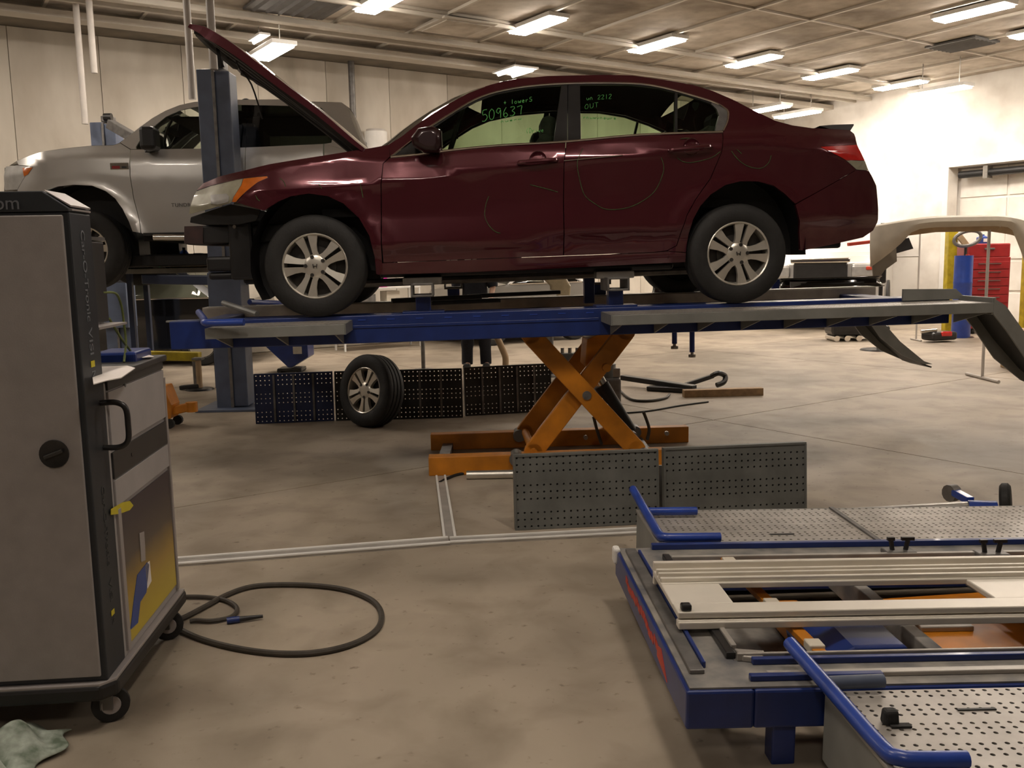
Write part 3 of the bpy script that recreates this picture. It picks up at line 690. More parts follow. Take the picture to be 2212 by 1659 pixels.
# handles
def handle(x0, x1, y0, y1, par):
    a = S.P(x0,y0,-0.030); b = S.P(x1,y1,-0.030); m_ = (a+b)/2+Vector((0,-0.012,0))
    MB().tube(smooth_line([a+Vector((0,0.035,0)),a,m_,b,b+Vector((0,0.035,0))],4),0.014,8).build('door_handle', 'burgundy', par, smooth=True)
    c = S.P((x0+x1)/2,(y0+y1)/2-3,0.001); rows = []
    MB().lathe([(0.001,0.012),(0.03,0.010),(0.052,0.0),(0.056,-0.004)],(c.x,c.y-0.002,c.z),(0,1,0),20).build('handle_cup', 'burgundy', par, smooth=True)
handle(1124,1200,351,345,fd); handle(1452,1534,324,316,rd)
# marks in green chalk on the paint
def chalk(pts, r=0.0022): S.line('chalk_mark', pts, r, 'chalk_green', car, off=-0.003, n=5, sm=4)
chalk([(1259,321),(1252,335),(1247,352),(1250,378),(1262,420),(1285,440),(1310,452),(1350,450),(1385,436),(1415,412),(1432,375),(1433,355),(1428,340)])
chalk([(1145,399),(1165,404),(1185,409),(1205,415)]); chalk([(1056,424),(1050,440),(1047,465),(1055,485),(1068,499),(1081,504)])
chalk([(1463,341),(1475,349),(1492,351),(1515,347),(1540,339),(1556,327)]); chalk([(1470,300),(1482,298.5),(1500,299)])
chalk([(1580,326),(1590,340),(1606,354),(1625,362),(1645,363),(1660,352),(1666,336)]); chalk([(1592,323),(1602,332)])
chalk([(604,385),(612,391),(617,403)]); chalk([(552,422),(556,430),(561,434)]); chalk([(778,395),(781,410),(784,427)]); chalk([(689,398),(695,407)])
S.line('door_crease_glint', [(1218,347),(1345,335)], 0.003, 'chrome', rd, off=-0.001)  # thin chrome line painting in the light streak along the door crease
# writing in green paint marker on the windows
GL = {'0':[[(0.5,1),(0.1,0.75),(0.1,0.25),(0.5,0),(0.9,0.25),(0.9,0.75),(0.5,1)]],'1':[[(0.5,1),(0.5,0)]],'2':[[(0.1,0.8),(0.5,1),(0.9,0.75),(0.1,0),(0.95,0.05)]],'3':[[(0.1,0.95),(0.7,1),(0.85,0.8),(0.4,0.55),(0.9,0.3),(0.5,0),(0.05,0.1)]],'5':[[(0.9,1),(0.2,0.95),(0.15,0.55),(0.6,0.6),(0.95,0.3),(0.5,0),(0.05,0.05)]],'6':[[(0.6,1),(0.2,0.6),(0.15,0.2),(0.5,0),(0.85,0.2),(0.5,0.45),(0.15,0.25)]],'7':[[(0.05,0.9),(0.9,1),(0.8,0.5),(0.75,0)]],'9':[[(0.85,0.9),(0.4,1),(0.1,0.7),(0.5,0.5),(0.85,0.8),(0.85,0)]],
 '+':[[(0.1,0.5),(0.9,0.5)],[(0.5,0.85),(0.5,0.15)]],'l':[[(0.5,1),(0.5,0)]],'o':[[(0.5,0.55),(0.15,0.4),(0.2,0.05),(0.6,0),(0.85,0.3),(0.5,0.55)]],'w':[[(0.05,0.55),(0.25,0),(0.5,0.4),(0.75,0),(0.95,0.55)]],'e':[[(0.15,0.3),(0.8,0.35),(0.5,0.6),(0.15,0.3),(0.4,0),(0.85,0.1)]],'r':[[(0.2,0.55),(0.25,0),(0.3,0.4),(0.8,0.55)]],'s':[[(0.9,0.95),(0.3,0.9),(0.3,0.55),(0.9,0.45),(0.8,0.05),(0.1,0.1)]],'D':[[(0.15,0),(0.15,1),(0.7,0.85),(0.9,0.45),(0.6,0.05),(0.15,0)]],'i':[[(0.5,0.55),(0.5,0)]],'v':[[(0.1,0.55),(0.5,0),(0.9,0.55)]],'(':[[(0.8,1),(0.3,0.5),(0.6,0)]],'O':[[(0.5,1),(0.1,0.6),(0.2,0.1),(0.6,0),(0.9,0.4),(0.8,0.9),(0.5,1)]],'U':[[(0.1,1),(0.2,0.1),(0.6,0),(0.9,0.3),(0.9,1)]],'T':[[(0.05,1),(0.95,1)],[(0.5,1),(0.5,0)]],'M':[[(0.05,0),(0.15,1),(0.5,0.3),(0.85,1),(0.95,0)]],'I':[[(0.5,1),(0.5,0)]],'R':[[(0.15,0),(0.15,1),(0.8,0.8),(0.2,0.5),(0.9,0)]],'u':[[(0.1,0.55),(0.2,0.05),(0.6,0),(0.85,0.5),(0.9,0)]],'n':[[(0.1,0),(0.15,0.55),(0.55,0.55),(0.7,0)]]}
def write(txt, x0, y0, x1, y1, h0, h1, par, r=0.0026, off=-0.001):
    g = MB(); n = len(txt)
    for i, ch in enumerate(txt):
        for st in GL.get(ch, []):
            pts = []
            for u, v in st:
                f = (i+0.08+0.8*u)/n; h = h0+(h1-h0)*f; pts.append((x0+(x1-x0)*f, y0+(y1-y0)*f-h*v))
            g.tube(smooth_line(S.L(pts, off), 3), r, 5)
    g.build('window_writing', 'marker_green', par, smooth=True)
write('509637', 1040,263,1130,246, 25,18, car); write('+ lowers', 1087,227,1150,219, 9,10, car, 0.0022)
write('(Drive', 1136,288,1175,285, 11,9, car, 0.0018); write('un 2212', 1266,216,1322,213, 8,10, car, 0.0016); write('OUT', 1262,236,1294,231, 10,10, car, 0.0016)
write('rnuwvneure', 1259,256,1332,258, 6,6, car, 0.0020); write('nuerw', 1081,265,1128,258,5,4,car,0.0018)
# cabin
g = MB(); 
def lx(px): return S.hit(px,300,0.5).x
zb = S.P(1225,305).z
ca = MB().box((1.42,0.90,zb-0.42),(2.75,1.50,0.05)).build('cabin_floor', 'interior', car)
for y in (0.085,1.715): MB().box((1.35,y,zb-0.22),(2.05,0.02,0.36)).build('door_card', 'interior', car)
MB().box((lx(860)-0.02,0.90,zb-0.14),(0.42,1.5,0.22)).build('dashboard', 'interior', car, bevel=0.05)
pts_in = [(1062,190),(1116.5,178),(1184,172),(1300,170),(1367,171),(1426,179),(1500,194)]
S.loft('headliner', pts_in, 'interior', car, crown=0.03, ins=0.03)
MB().box((lx(1590),0.90,zb-0.02),(0.55,1.30,0.04)).build('parcel_shelf', 'interior', car)
def seat(x, y, w, nm='front_seat'):
    ob = MB().box((x-0.24,y,zb-0.30),(0.52,w,0.16)).build(nm, 'seat_cloth', car, bevel=0.05)
    MB().bar((x,y,zb-0.36),(x+0.14,y,zb+0.08),0.13,w*0.95,up=(0,1,0)).build('backrest', 'seat_cloth', ob, bevel=0.05)
    return ob
def headrest(x, y, z, par, w=0.25):
    MB().box((x,y,z),(0.11,w,0.19)).build('headrest', 'seat_cloth', par, bevel=0.05); MB().cyl((x,y-0.05,z-0.16),(x,y-0.05,z-0.05),0.007,6).cyl((x,y+0.05,z-0.16),(x,y+0.05,z-0.05),0.007,6).build('headrest_post', 'steel', par)
hx = S.hit(1168,290,0.50)
for y in (0.50,1.30): sobj = seat(hx.x-0.10,y,0.5); headrest(hx.x+0.05,y,hx.z+0.02,sobj)
rs = MB().box((lx(1440),0.90,zb-0.30),(0.55,1.30,0.16)).build('rear_seat', 'seat_cloth', car, bevel=0.05)
MB().bar((lx(1470),0.90,zb-0.3),(lx(1530),0.90,zb+0.10),0.14,1.30,up=(0,1,0)).build('backrest', 'seat_cloth', rs, bevel=0.05)
for y in (0.45,1.35): headrest(lx(1540),y,zb+0.12,rs,0.28)
sw = S.hit(985,285,0.52)
g = MB(); tt = [Vector((sw.x+0.17*math.sin(a)*0.35, 0.52+0.18*math.cos(a), sw.z+0.17*math.sin(a)*0.94)) for a in [2*math.pi*k/20 for k in range(21)]]
g.tube(tt,0.014,6); g.bar(tt[0],tt[10],0.03,0.05); g.bar((sw.x,0.52,sw.z),(sw.x-0.28,0.52,sw.z-0.12),0.05,0.05); g.build('steering_wheel', 'interior', car, smooth=True)
# underside
MB().box((1.40,0.90,0.265),(2.0,1.45,0.05)).box((3.30,0.90,0.44),(0.7,1.1,0.18)).box((-0.18,0.90,0.40),(0.75,1.0,0.35)).build('underbody', 'black_plastic', car, bevel=0.02)
MB().cyl((0.2,0.95,0.19),(2.9,0.85,0.22),0.03,8).build('exhaust_pipe', 'dull_steel', car, smooth=True)
for xc in (0.0,2.8): MB().cyl((xc,0.08,WR),(xc,1.72,WR),0.035,8).build('axle', 'alloy_dark', car)
# ------------------------------------------------------------------ perforated plates
def perf(g, nx, ny, px, py, r, f, th=0.004, groups=None):
    """plate of nx by ny cells with a real eight-sided hole in each; f maps (u, v, w) to space, w = depth"""
    for i in range(nx):
        for j in range(ny):
            cx, cy = (i+0.5)*px, (j+0.5)*py
            C4 = [(i*px,j*py),((i+1)*px,j*py),((i+1)*px,(j+1)*py),(i*px,(j+1)*py)]
            if groups and (j % groups) == groups-1:
                g.add([f(u,v,0) for u,v in C4], [(0,1,2,3)]); continue
            H = [(cx+r*math.cos(math.radians(225+45*k-22.5)), cy+r*math.sin(math.radians(225+45*k-22.5))) for k in range(8)]
            vs = [f(u,v,0) for u,v in C4]+[f(u,v,0) for u,v in H]+[f(u,v,th) for u,v in H]
            fs = []
            for c in range(4):
                h0 = 4+2*c; h1 = 4+2*c+1; h2 = 4+(2*c+2) % 8
                fs += [(c,h1,h0), (c,(c+1) % 4,h2,h1)]
            fs += [(4+k,4+(k+1) % 8,12+(k+1) % 8,12+k) for k in range(8)]
            g.add(vs, fs)
    return g

# ------------------------------------------------------------------ raised blue bench lift under the sedan
LB = MCAR @ Matrix.Translation((1.8,0.75,0)); LB = Matrix.Translation((LB[0][3],LB[1][3],0.0)) @ MCAR.to_3x3().to_4x4()
LB = frame((LB[0][3],LB[1][3],0), (MCAR[0][0],MCAR[1][0],0))
lift = thing('bench_lift', 'raised blue vehicle bench lift with orange scissor legs carrying the burgundy sedan', 'car lift', LB)
TL = LB.inverted() @ MCAR; TWD = LB.inverted()
def LQ(px, py, y): v = _s0.hit(px,py,y); return Vector((v.x,y,v.z))
for nm, y in (('side_beam',0.15),('side_beam',1.66)):
    g = MB(TL).box((1.66,y,-0.0925), (5.26,0.20,0.185))
    bo = g.build(nm, 'blue_coat', lift, bevel=0.006)
    if y < 1:
        MB(TL).box((1.03,y-0.101,-0.075),(1.66,0.012,0.02)).build('beam_rib', 'blue_coat', bo, bevel=0.003)
        for k in range(9): MB(TL).box((0.28+0.19*k,y-0.101,-0.030),(0.05,0.006,0.008)).build('slot', 'blue_bright', bo)
for x in (-0.89,4.22): MB(TL).box((x,0.90,-0.10), (0.16,1.55,0.13)).build('cross_beam', 'blue_coat', lift, bevel=0.008)
for x in (0.6,1.6,2.7): MB(TL).box((x,0.90,-0.12), (0.12,1.32,0.08)).build('cross_beam', 'dusty_frame', lift, bevel=0.006)
MB(TL).box((1.655,1.545,-0.024),(5.6,0.03,0.08)).build('inner_rail', 'deck_worn', lift, bevel=0.004)
MB(TL).box((1.655,1.62,0.018),(5.6,0.16,0.008)).build('rail_cap', 'deck_worn', lift)
MB(TL).box((1.55,0.268,-0.010),(5.2,0.04,0.012)).build('inner_rail', 'deck_grey', lift, bevel=0.003)
# runway decks
def runway(x0, x1, ya, yb, zt, side):
    nx = int((x1-x0)/0.036); ny = 10; pu = (x1-x0)/nx; pv = (yb-ya)/ny
    g = MB(TL); perf(g, nx, ny, pu, pv, 0.008, lambda u,v,w_: (x0+u, ya+v, zt-w_), groups=4)
    d = g.build('deck_plate', 'deck_worn', lift)
    d['kind'] = 'stuff'
    y_out = ya if side < 0 else yb
    MB(TL).box(((x0+x1)/2, y_out, zt-0.034),(x1-x0,0.012,0.066)).build('deck_lip', 'deck_grey', d, bevel=0.003)
    MB(TL).box((x0,(ya+yb)/2,zt-0.034),(0.012,yb-ya,0.066)).build('end_plate', 'deck_grey', d)
    MB(TL).box((x1,(ya+yb)/2,zt-0.034),(0.012,yb-ya,0.066)).build('end_plate', 'deck_grey', d)
    n = max(3, int((x1-x0)/0.26)); y_in = yb if side < 0 else ya
    for k in range(n):
        xx = x0+0.06+(x1-x0-0.12)*k/(n-1)
        pr = MB(TL).prism([(y_out,zt-0.066),(y_in,zt-0.016),(y_in,-0.18)], lambda u,v: (xx-0.005,u,v), lambda u,v: (xx+0.005,u,v))
        pr.build('gusset', 'deck_grey', d)
    return d
runway(-0.632,0.212,-0.35,0.05,-0.026,-1); runway(1.88,4.384,-0.35,0.05,-0.026,-1)
runway(-0.60,0.25,1.78,2.2,-0.026,1); runway(1.88,4.384,1.78,2.2,-0.026,1)
# tail ramps
def ramp(y0, y1):
    pts = [(4.36,0.0),(4.44,-0.05),(4.60,-0.26),(4.80,-0.48),(5.02,-0.66),(5.10,-0.69)]
    low = [(5.02,-0.69),(4.82,-0.60),(4.62,-0.44),(4.46,-0.22),(4.36,-0.10)]
    P = pts+low
    d = MB(TL).box((4.365,(y0+y1)/2,-0.05),(0.03,y1-y0,0.11)).build('ramp', 'deck_grey', lift, bevel=0.004)
    for y in (y0,y1): MB(TL).prism(P, lambda u,v: (u,y-0.008,v), lambda u,v: (u,y+0.008,v)).build('ramp_cheek', 'deck_grey', d)
    up = [(u,v-0.03) for u,v in pts]
    MB(TL).grid([[(u,y0+0.01,v),(u,y1-0.01,v)] for u,v in up]).build('ramp_tread', 'panel_dark', d, solid=0.012)
    MB(TL).prism([(3.95,0.06),(4.32,0.05),(4.40,-0.02),(3.95,-0.02)], lambda u,v: (u,y1-0.02,v), lambda u,v: (u,y1,v)).build('stop_plate', 'deck_grey', d)
ramp(-0.35,0.05); ramp(1.78,2.18)
# blue wheel-stop tubes at the front end
for y0, sg in ((-0.40,1),(2.25,-1)):
    MB(TL).tube(smooth_line([(-0.38,y0-0.03*sg,0.01),(-0.57,y0,0.01),(-0.63,y0+0.03*sg,0.012),(-0.66,y0+0.15*sg,0.02),(-0.80,y0+0.55*sg,0.05)],4),0.022,10).build('wheel_stop', 'blue_bright', lift, smooth=True)
MB(TL).tube([(-0.45,0.30,0.02),(-0.75,0.62,0.09)],0.02,8).build('stop_bar', 'deck_grey', lift, smooth=True)
# body clamps holding the sills
def clamp(px, py, y=0.16):
    q = LQ(px,py,y); x = q.x
    b = MB(TL).box((x,y,0.055),(0.10,0.10,0.14)).build('sill_clamp', 'blue_coat', lift, bevel=0.006)
    MB(TL).box((x,y,0.004),(0.28,0.16,0.018)).build('clamp_foot', 'blue_coat', b, bevel=0.003)
    g = MB(TL)
    for s in (-1,1): g.box((x,y-0.005,0.155+s*0.038),(0.15,0.30,0.014)); g.box((x+s*0.068,y-0.005,0.155),(0.014,0.30,0.09))
    g.build('clamp_tube', 'dull_steel', b, bevel=0.003)
    MB(TL).box((x,y+0.02,0.215),(0.26,0.12,0.05)).build('clamp_jaw', 'steel', b, bevel=0.008)
for x_ in (914,1328): clamp(x_,640)
for x_ in (980,1295): clamp(x_,640,1.66)
for (a,b,y,h) in [((846,650),(1040,642),0.95,0.035),((1010,640),(1212,632),1.2,0.03),((930,655),(1080,650),0.6,0.03)]:
    p = LQ(*a,y); q = LQ(*b,y); MB(TL).bar((p.x,y,p.z),(q.x,y+0.12,q.z),0.09,h).build('loose_rail', 'satin_black', lift, bevel=0.006)
for (px,y) in ((1272,1.3),): 
    q = LQ(px,640,y); MB(TL).box((q.x,y,0.10),(0.08,0.08,0.26)).build('measuring_post', 'blue_coat', lift, bevel=0.005)
for (px,y1_,y2_) in ((1457,716,748),(1495,714,766)):
    a = LQ(px,y1_,0.9); b = LQ(px,y2_,0.9); MB(TL).cyl((a.x,0.9,a.z+0.05),(b.x,0.9,b.z+0.02),0.020,10).build('support_leg', 'blue_bright', lift, smooth=True); MB(TL).lathe([(0.001,-0.02),(0.028,-0.02),(0.028,0.0),(0.012,0.004),(0.012,0.03)],(b.x,0.9,b.z),(0,0,1),12).build('foot', 'steel', lift, smooth=True)
# scissor legs
def arm(p, q, y, w_=0.135, t=0.05):
    p = Vector((p[0],y,p[1])); q = Vector((q[0],y,q[1])); d = (q-p).normalized(); up = Vector((0,1,0))
    g = MB(TL).bar(p,q,w_,t,up=up)
    for e in (p,q): g.cyl((e.x,y-t/2,e.z),(e.x,y+t/2,e.z),w_/2,14)
    return g.build('scissor_arm', 'orange_coat', lift, bevel=0.006)
TOPZ = -0.19; BOTZ = -1.03
for (ya,yb) in ((0.30,0.37),(1.22,1.15)):
    arm((1.42,TOPZ),(2.15,BOTZ),ya); arm((2.10,TOPZ),(1.42,BOTZ),yb)
    MB(TL).cyl((1.80,min(ya,yb)-0.035,-0.625),(1.80,max(ya,yb)+0.035,-0.625),0.032,12).build('pivot_pin', 'dull_steel', lift, smooth=True)
for (x,z,y) in ((1.42,TOPZ,0.76),(2.10,TOPZ,0.76),(2.15,BOTZ,0.76),(1.42,BOTZ,0.76),(1.95,-0.44,0.76)):
    MB(TL).cyl((x,0.30,z),(x,1.22,z),0.03,10).build('cross_shaft', 'orange_coat', lift, smooth=True)
MB(TL).prism([(1.86,-0.26),(2.02,-0.20),(2.06,-0.30),(1.92,-0.50),(1.84,-0.46)], lambda u,v: (u,0.62,v), lambda u,v: (u,0.90,v)).build('lever_arm', 'orange_coat', lift, bevel=0.008)
cy = MB(TL).cyl((1.98,0.76,-0.62),(2.19,0.76,-0.99),0.058,16).build('cylinder', 'black_plastic', lift, smooth=True)
MB(TL).cyl((1.94,0.76,-0.54),(2.0,0.76,-0.65),0.045,14).build('piston_rod', 'chrome', cy, smooth=True)
MB(TL).cyl((2.19,0.60,-1.0),(2.19,0.92,-1.0),0.035,10).build('cylinder_pin', 'dull_steel', cy, smooth=True)
# base rails on the floor
def wrail(p, q, h, w_, m='orange_coat'):
    d = (Vector(q)-Vector(p)).normalized(); n = Vector((-d.y,d.x,0))
    r = MB(TWD).bar(Vector(p)+Vector((0,0,h/2)),Vector(q)+Vector((0,0,h/2)),w_,h).build('base_rail', m, lift, bevel=0.006)
    return r
r1 = wrail((-0.60,6.42,0),(1.10,6.52,0),0.135,0.11)
r2 = wrail((-0.66,7.30,0),(1.42,7.42,0),0.13,0.10)
MB(TWD).box((-0.52,6.86,0.03),(0.08,0.8,0.05)).build('tie_bar', 'dull_steel', lift)
MB(TWD).box((1.00,6.97,0.03),(0.08,0.8,0.05)).build('tie_bar', 'dull_steel', lift)
for (x,y) in ((0.02,6.46),(0.93,6.51),(0.05,7.33),(0.98,7.39)):
    MB(TWD).cyl((x,y-0.09,0.105),(x,y+0.05,0.105),0.05,12).build('roller', 'dull_steel', lift, smooth=True)
for px in (1265,1440): 
    q = onpl(px,945 if px==1265 else 936,(0,7.245,0),Vector((0,1,0))); MB(TWD).cyl((q.x,7.23,q.z),(q.x,7.26,q.z),0.018,8).build('bolt', 'steel', lift)
def ptube(name, pts, r, m, parent=None, z=0.0, n=8, sm=5):
    return MB().tube(smooth_line([onz(a,b,z+r) for a,b in pts],sm),r,n).build(name, m, parent, smooth=True)
# hydraulic hoses by the scissor
for pts in ([(1282,900),(1290,930),(1300,960)],[(1390,890),(1402,925),(1398,950)]):
    P = [onpl(a,b,(0,6.9,0),Vector((0,1,0))) for a,b in pts]; MB(TWD).tube(smooth_line(P,5),0.012,6).build('hydraulic_hose', 'hose', lift, smooth=True)

# ------------------------------------------------------------------ pieces round the raised lift
t = MB().cyl(onz(1008,1026,0.03),onz(1112,1024,0.03),0.03,14).build('metal_tube', 'aluminium', smooth=True)
tag(t, 'pale metal tube lying on the floor against the orange base rail', 'tube')
o = ptube('air_hose', [(1005,1022),(985,1026),(965,1034),(950,1042)], 0.010, 'rubber'); tag(o, 'short black hose lying between the metal tube and the orange base rail', 'hose')
def plate(label, x0, x1, y0, y1, zh, m, lean=0.10, ribs=0, group=None, holes=True, px_=0.036, hr=0.006, back=True):
    """perforated deck plate standing on its long edge; (x0,y0),(x1,y1) are its feet on the floor"""
    A = Vector((x0,y0,0)); B = Vector((x1,y1,0)); M = frame(A, B-A); L = (B-A).length
    t = thing('deck_panel', label, 'panel', M, group=group)
    rot = Matrix.Rotation(-lean,4,'X')
    nx = int(L/px_); ny = int(zh/px_)
    g = MB(rot); perf(g, nx, ny, L/nx, zh/ny, hr, lambda u,v,w_: (u,w_,v), groups=4)
    k = g.build('perforated_sheet', m, t); k['kind'] = 'stuff'
    if back: MB(rot).box((L/2,0.014,zh/2),(L-0.02,0.006,zh-0.02)).build('hole_shade_sheet', 'panel_dark', t)  # added dark sheet so the holes read as shaded dimples
    MB(rot).box((L/2,0.018,zh-0.006),(L,0.045,0.012)).build('top_flange', m, t)
    MB(rot).box((L/2,0.018,0.008),(L,0.045,0.012)).build('bottom_flange', m, t)
    for x in (0.004,L-0.004): MB(rot).box((x,0.018,zh/2),(0.010,0.045,zh-0.02)).build('end_flange', m, t)
    for i in range(ribs): MB(rot).box((L*(i+1)/(ribs+1),-0.008,zh/2),(0.018,0.018,zh-0.03)).build('rib', 'dull_steel' if ribs else m, t)
    return t
pa, pb = onz(1113,1146), onz(1424,1131)
plate('mid-grey perforated plate standing on edge before the orange scissor legs', pa.x, pb.x, pa.y, pb.y, 0.425, 'panel_grey', 0.06)
pc = onz(1436,1136); pd = onz(1742,1120)
plate('mid-grey perforated plate standing on edge beside the blue wheel-stop tube', pc.x, pd.x, pc.y, pd.y, 0.44, 'panel_grey', 0.06)
g = MB(); q = onz(1431,1122); tag(g.bar((q.x,q.y+0.06,0),(q.x,q.y+0.08,0.30),0.02,0.03).build('steel_bar', 'steel'), 'upright steel bar standing between the two grey perforated plates', 'bar')
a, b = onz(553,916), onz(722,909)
plate('dark perforated plate coloured with a blue reflection, on edge behind the loose alloy wheel', a.x, b.x, a.y, b.y, 0.475, 'panel_blue_reflection', 0.05, ribs=3, px_=0.04, hr=0.0055, back=False)
a, b = onz(726,909), onz(1000,902)
plate('dark ribbed perforated plate on edge right behind the loose wheel', a.x, b.x, a.y, b.y, 0.475, 'panel_dark', 0.05, ribs=5, px_=0.04, hr=0.0055, back=False)
a, b = onz(1006,899), onz(1192,888)
plate('dark ribbed perforated plate on edge reaching behind the scissor legs', a.x, b.x, a.y, b.y, 0.475, 'panel_dark', 0.05, ribs=4, px_=0.04, hr=0.0055, back=False)
# loose wheel leaning on the dark plates
c = onz(792,918); 
Mw = Matrix.Translation((c.x,c.y-0.10,0)) @ Matrix.Rotation(math.radians(-38),4,'Z') @ Matrix.Rotation(math.radians(-9),4,'X')
t = thing('car_wheel', 'loose alloy wheel with black tyre leaning on the dark ribbed plates', 'wheel', Mw)
wheel_parts(t, (0,-0.06,0.335), 1, 0.335, 0.2105, 0.215, 60)
# aluminium tracks let into the floor and a cross piece
def strip(a, b, w_, label, nm='floor_track', h=0.012):
    p, q = onz(*a), onz(*b); d = (q-p).normalized(); n = Vector((-d.y,d.x,0))
    t = thing(nm, label, 'track', frame(p, q-p)); L = (q-p).length
    MB().box((L/2,0,h/2),(L,w_,h)).build('base', 'deck_worn', t)
    for s in (-1,1): MB().box((L/2,s*w_*0.42,h+0.004),(L,w_*0.2,0.010)).build('edge', 'white', t, bevel=0.002)
strip((330,1222),(970,1172),0.11,'long shiny aluminium track on the floor leading from the grey cabinet')
strip((972,1172),(1440,1148),0.09,'duller aluminium track on the floor before the grey perforated plates')
strip((952,1032),(972,1168),0.07,'short white-worn cross track between the orange base and the long track', 'cross_track')
# timber, pulling tool and hoses behind
p, q = onz(1476,858), onz(1646,853)
tag(MB().bar(p+Vector((0,0,0.04)),q+Vector((0,0,0.04)),0.10,0.08).build('timber_block', 'wood', bevel=0.004), 'short sawn timber block lying on the open floor', 'timber')
t = thing('pulling_arm', 'black steel pulling arm with chain hook lying behind the timber block', 'tool', Matrix.Translation(onz(1460,838)))
Ti = Matrix.Translation(-onz(1460,838))
def P2(px,py,z): return onz(px,py,z)
MB(Ti).bar(onz(1345,815,0.10),onz(1500,838,0.06),0.10,0.06).build('beam', 'satin_black', t, bevel=0.01)
MB(Ti).bar(onz(1480,832,0.05),onz(1540,812,0.12),0.05,0.05).build('neck', 'satin_black', t, bevel=0.01)
MB(Ti).tube(smooth_line([onz(1538,812,0.14),onz(1552,806,0.18),onz(1566,812,0.14),onz(1564,825,0.08),onz(1548,832,0.05)],4),0.03,8).build('hook', 'satin_black', t, smooth=True)
MB(Ti).bar(onz(1400,838,0.03),onz(1535,845,0.03),0.12,0.05).build('foot_bar', 'satin_black', t, bevel=0.01)
o = ptube('hydraulic_line', [(1335,840),(1362,862),(1400,866),(1436,860),(1446,852)], 0.014, 'hose'); tag(o, 'thin grey hose curling beside the black pulling arm', 'hose')
o = ptube('floor_cable', [(1300,900),(1340,893),(1400,888),(1470,876),(1530,868)], 0.008, 'rubber'); tag(o, 'thin dark cable running over the floor past the scissor legs', 'cable')
# grey pump unit behind the scissor
p = onz(1312,868); t = thing('pump_unit', 'grey hydraulic pump unit with valves on top behind the scissor legs', 'pump', Matrix.Translation(p))
MB().box((0,0,0.13),(0.26,0.26,0.26)).build('tank', 'dull_steel', t, bevel=0.02); MB().cyl((0,0,0.26),(0,0,0.40),0.09,14).build('motor', 'panel_grey', t, smooth=True)
MB().box((0.08,-0.03,0.31),(0.10,0.08,0.10)).build('valve_block', 'steel', t, bevel=0.01); MB().bar((-0.10,0,0.30),(-0.16,-0.04,0.46),0.03,0.03).build('lever', 'steel', t)
p = onz(1232,858); t = thing('valve_manifold', 'small greenish valve manifold on a stand between the orange arms', 'pump', Matrix.Translation(p))
MB().box((0,0,0.20),(0.10,0.10,0.40)).build('stand','dull_steel',t,bevel=0.01); MB().box((0,0,0.44),(0.26,0.12,0.09)).build('block','panel_grey',t,bevel=0.01)
for k in range(3): MB().cyl((-0.08+0.08*k,0,0.48),(-0.08+0.08*k,0,0.54),0.02,8).build('fitting','steel',t,smooth=True)
# ------------------------------------------------------------------ lowered bench lift in the foreground
FO = onz(1480,1495,0.25)
MF = frame((FO.x,FO.y,0), (0.999,0.040,-0.018))
fgl = thing('bench_lift', 'lowered blue bench lift with worn pale top and perforated runways lying near the floor', 'car lift', MF)
MFi = MF.inverted()
def FQ(px, py, z): v = MFi @ onz(px,py,z); return v
ZT = 0.25; ZB = 0.132; FLn = 2.6
WF = 1.34
def fbeam(nm, u0, u1, v0, v1, m='blue_coat', zt=ZT, zb=ZB):
    b = MB().box(((u0+u1)/2,(v0+v1)/2,(zt+zb)/2),(u1-u0,v1-v0,zt-zb)).build(nm, m, fgl, bevel=0.008); return b
b1 = fbeam('end_beam', 0.0, 0.20, 0.0, WF); b2 = fbeam('side_beam', 0.20, FLn, 0.0, 0.20); b3 = fbeam('side_beam', 0.20, FLn, WF-0.22, WF)
for par, u0, u1, v0, v1 in ((b1,0.012,0.19,0.012,WF-0.012),(b2,0.19,FLn,0.012,0.19),(b3,0.19,FLn,WF-0.21,WF-0.012)):
    MB().box(((u0+u1)/2,(v0+v1)/2,ZT+0.003),(u1-u0,v1-v0,0.006)).build('worn_top', 'dusty_frame', par)
# guide rails and slots on the top
def rail(u0, v0, u1, v1, w_, h, m, par, z=ZT+0.006): MB().bar((u0,v0,z+h/2),(u1,v1,z+h/2),w_,h).build('guide_rail', m, par, bevel=0.003)
rail(0.055,0.10,0.055,WF-0.06,0.045,0.014,'dull_steel',b1); rail(0.085,0.14,0.085,WF-0.10,0.012,0.022,'blue_coat',b1)
rail(0.185,0.20,0.185,WF-0.16,0.03,0.022,'satin_black',b1); rail(0.205,0.24,0.205,0.55,0.018,0.03,'deck_worn',b1)
rail(0.24,0.165,FLn,0.165,0.022,0.020,'blue_coat',b2); rail(0.20,0.188,FLn,0.188,0.012,0.026,'deck_worn',b2)
rail(0.26,0.075,FLn,0.075,0.03,0.014,'deck_worn',b2); rail(0.20,0.055,0.60,0.055,0.024,0.018,'blue_coat',b2)
rail(0.15,WF-0.03,FLn,WF-0.03,0.03,0.024,'blue_coat',b3); rail(0.20,WF-0.20,FLn,WF-0.20,0.02,0.024,'deck_worn',b3)
MB().box((0.0,WF-0.02,ZT-0.02),(0.03,0.06,0.07)).build('corner_cap', 'white', b1, bevel=0.01)
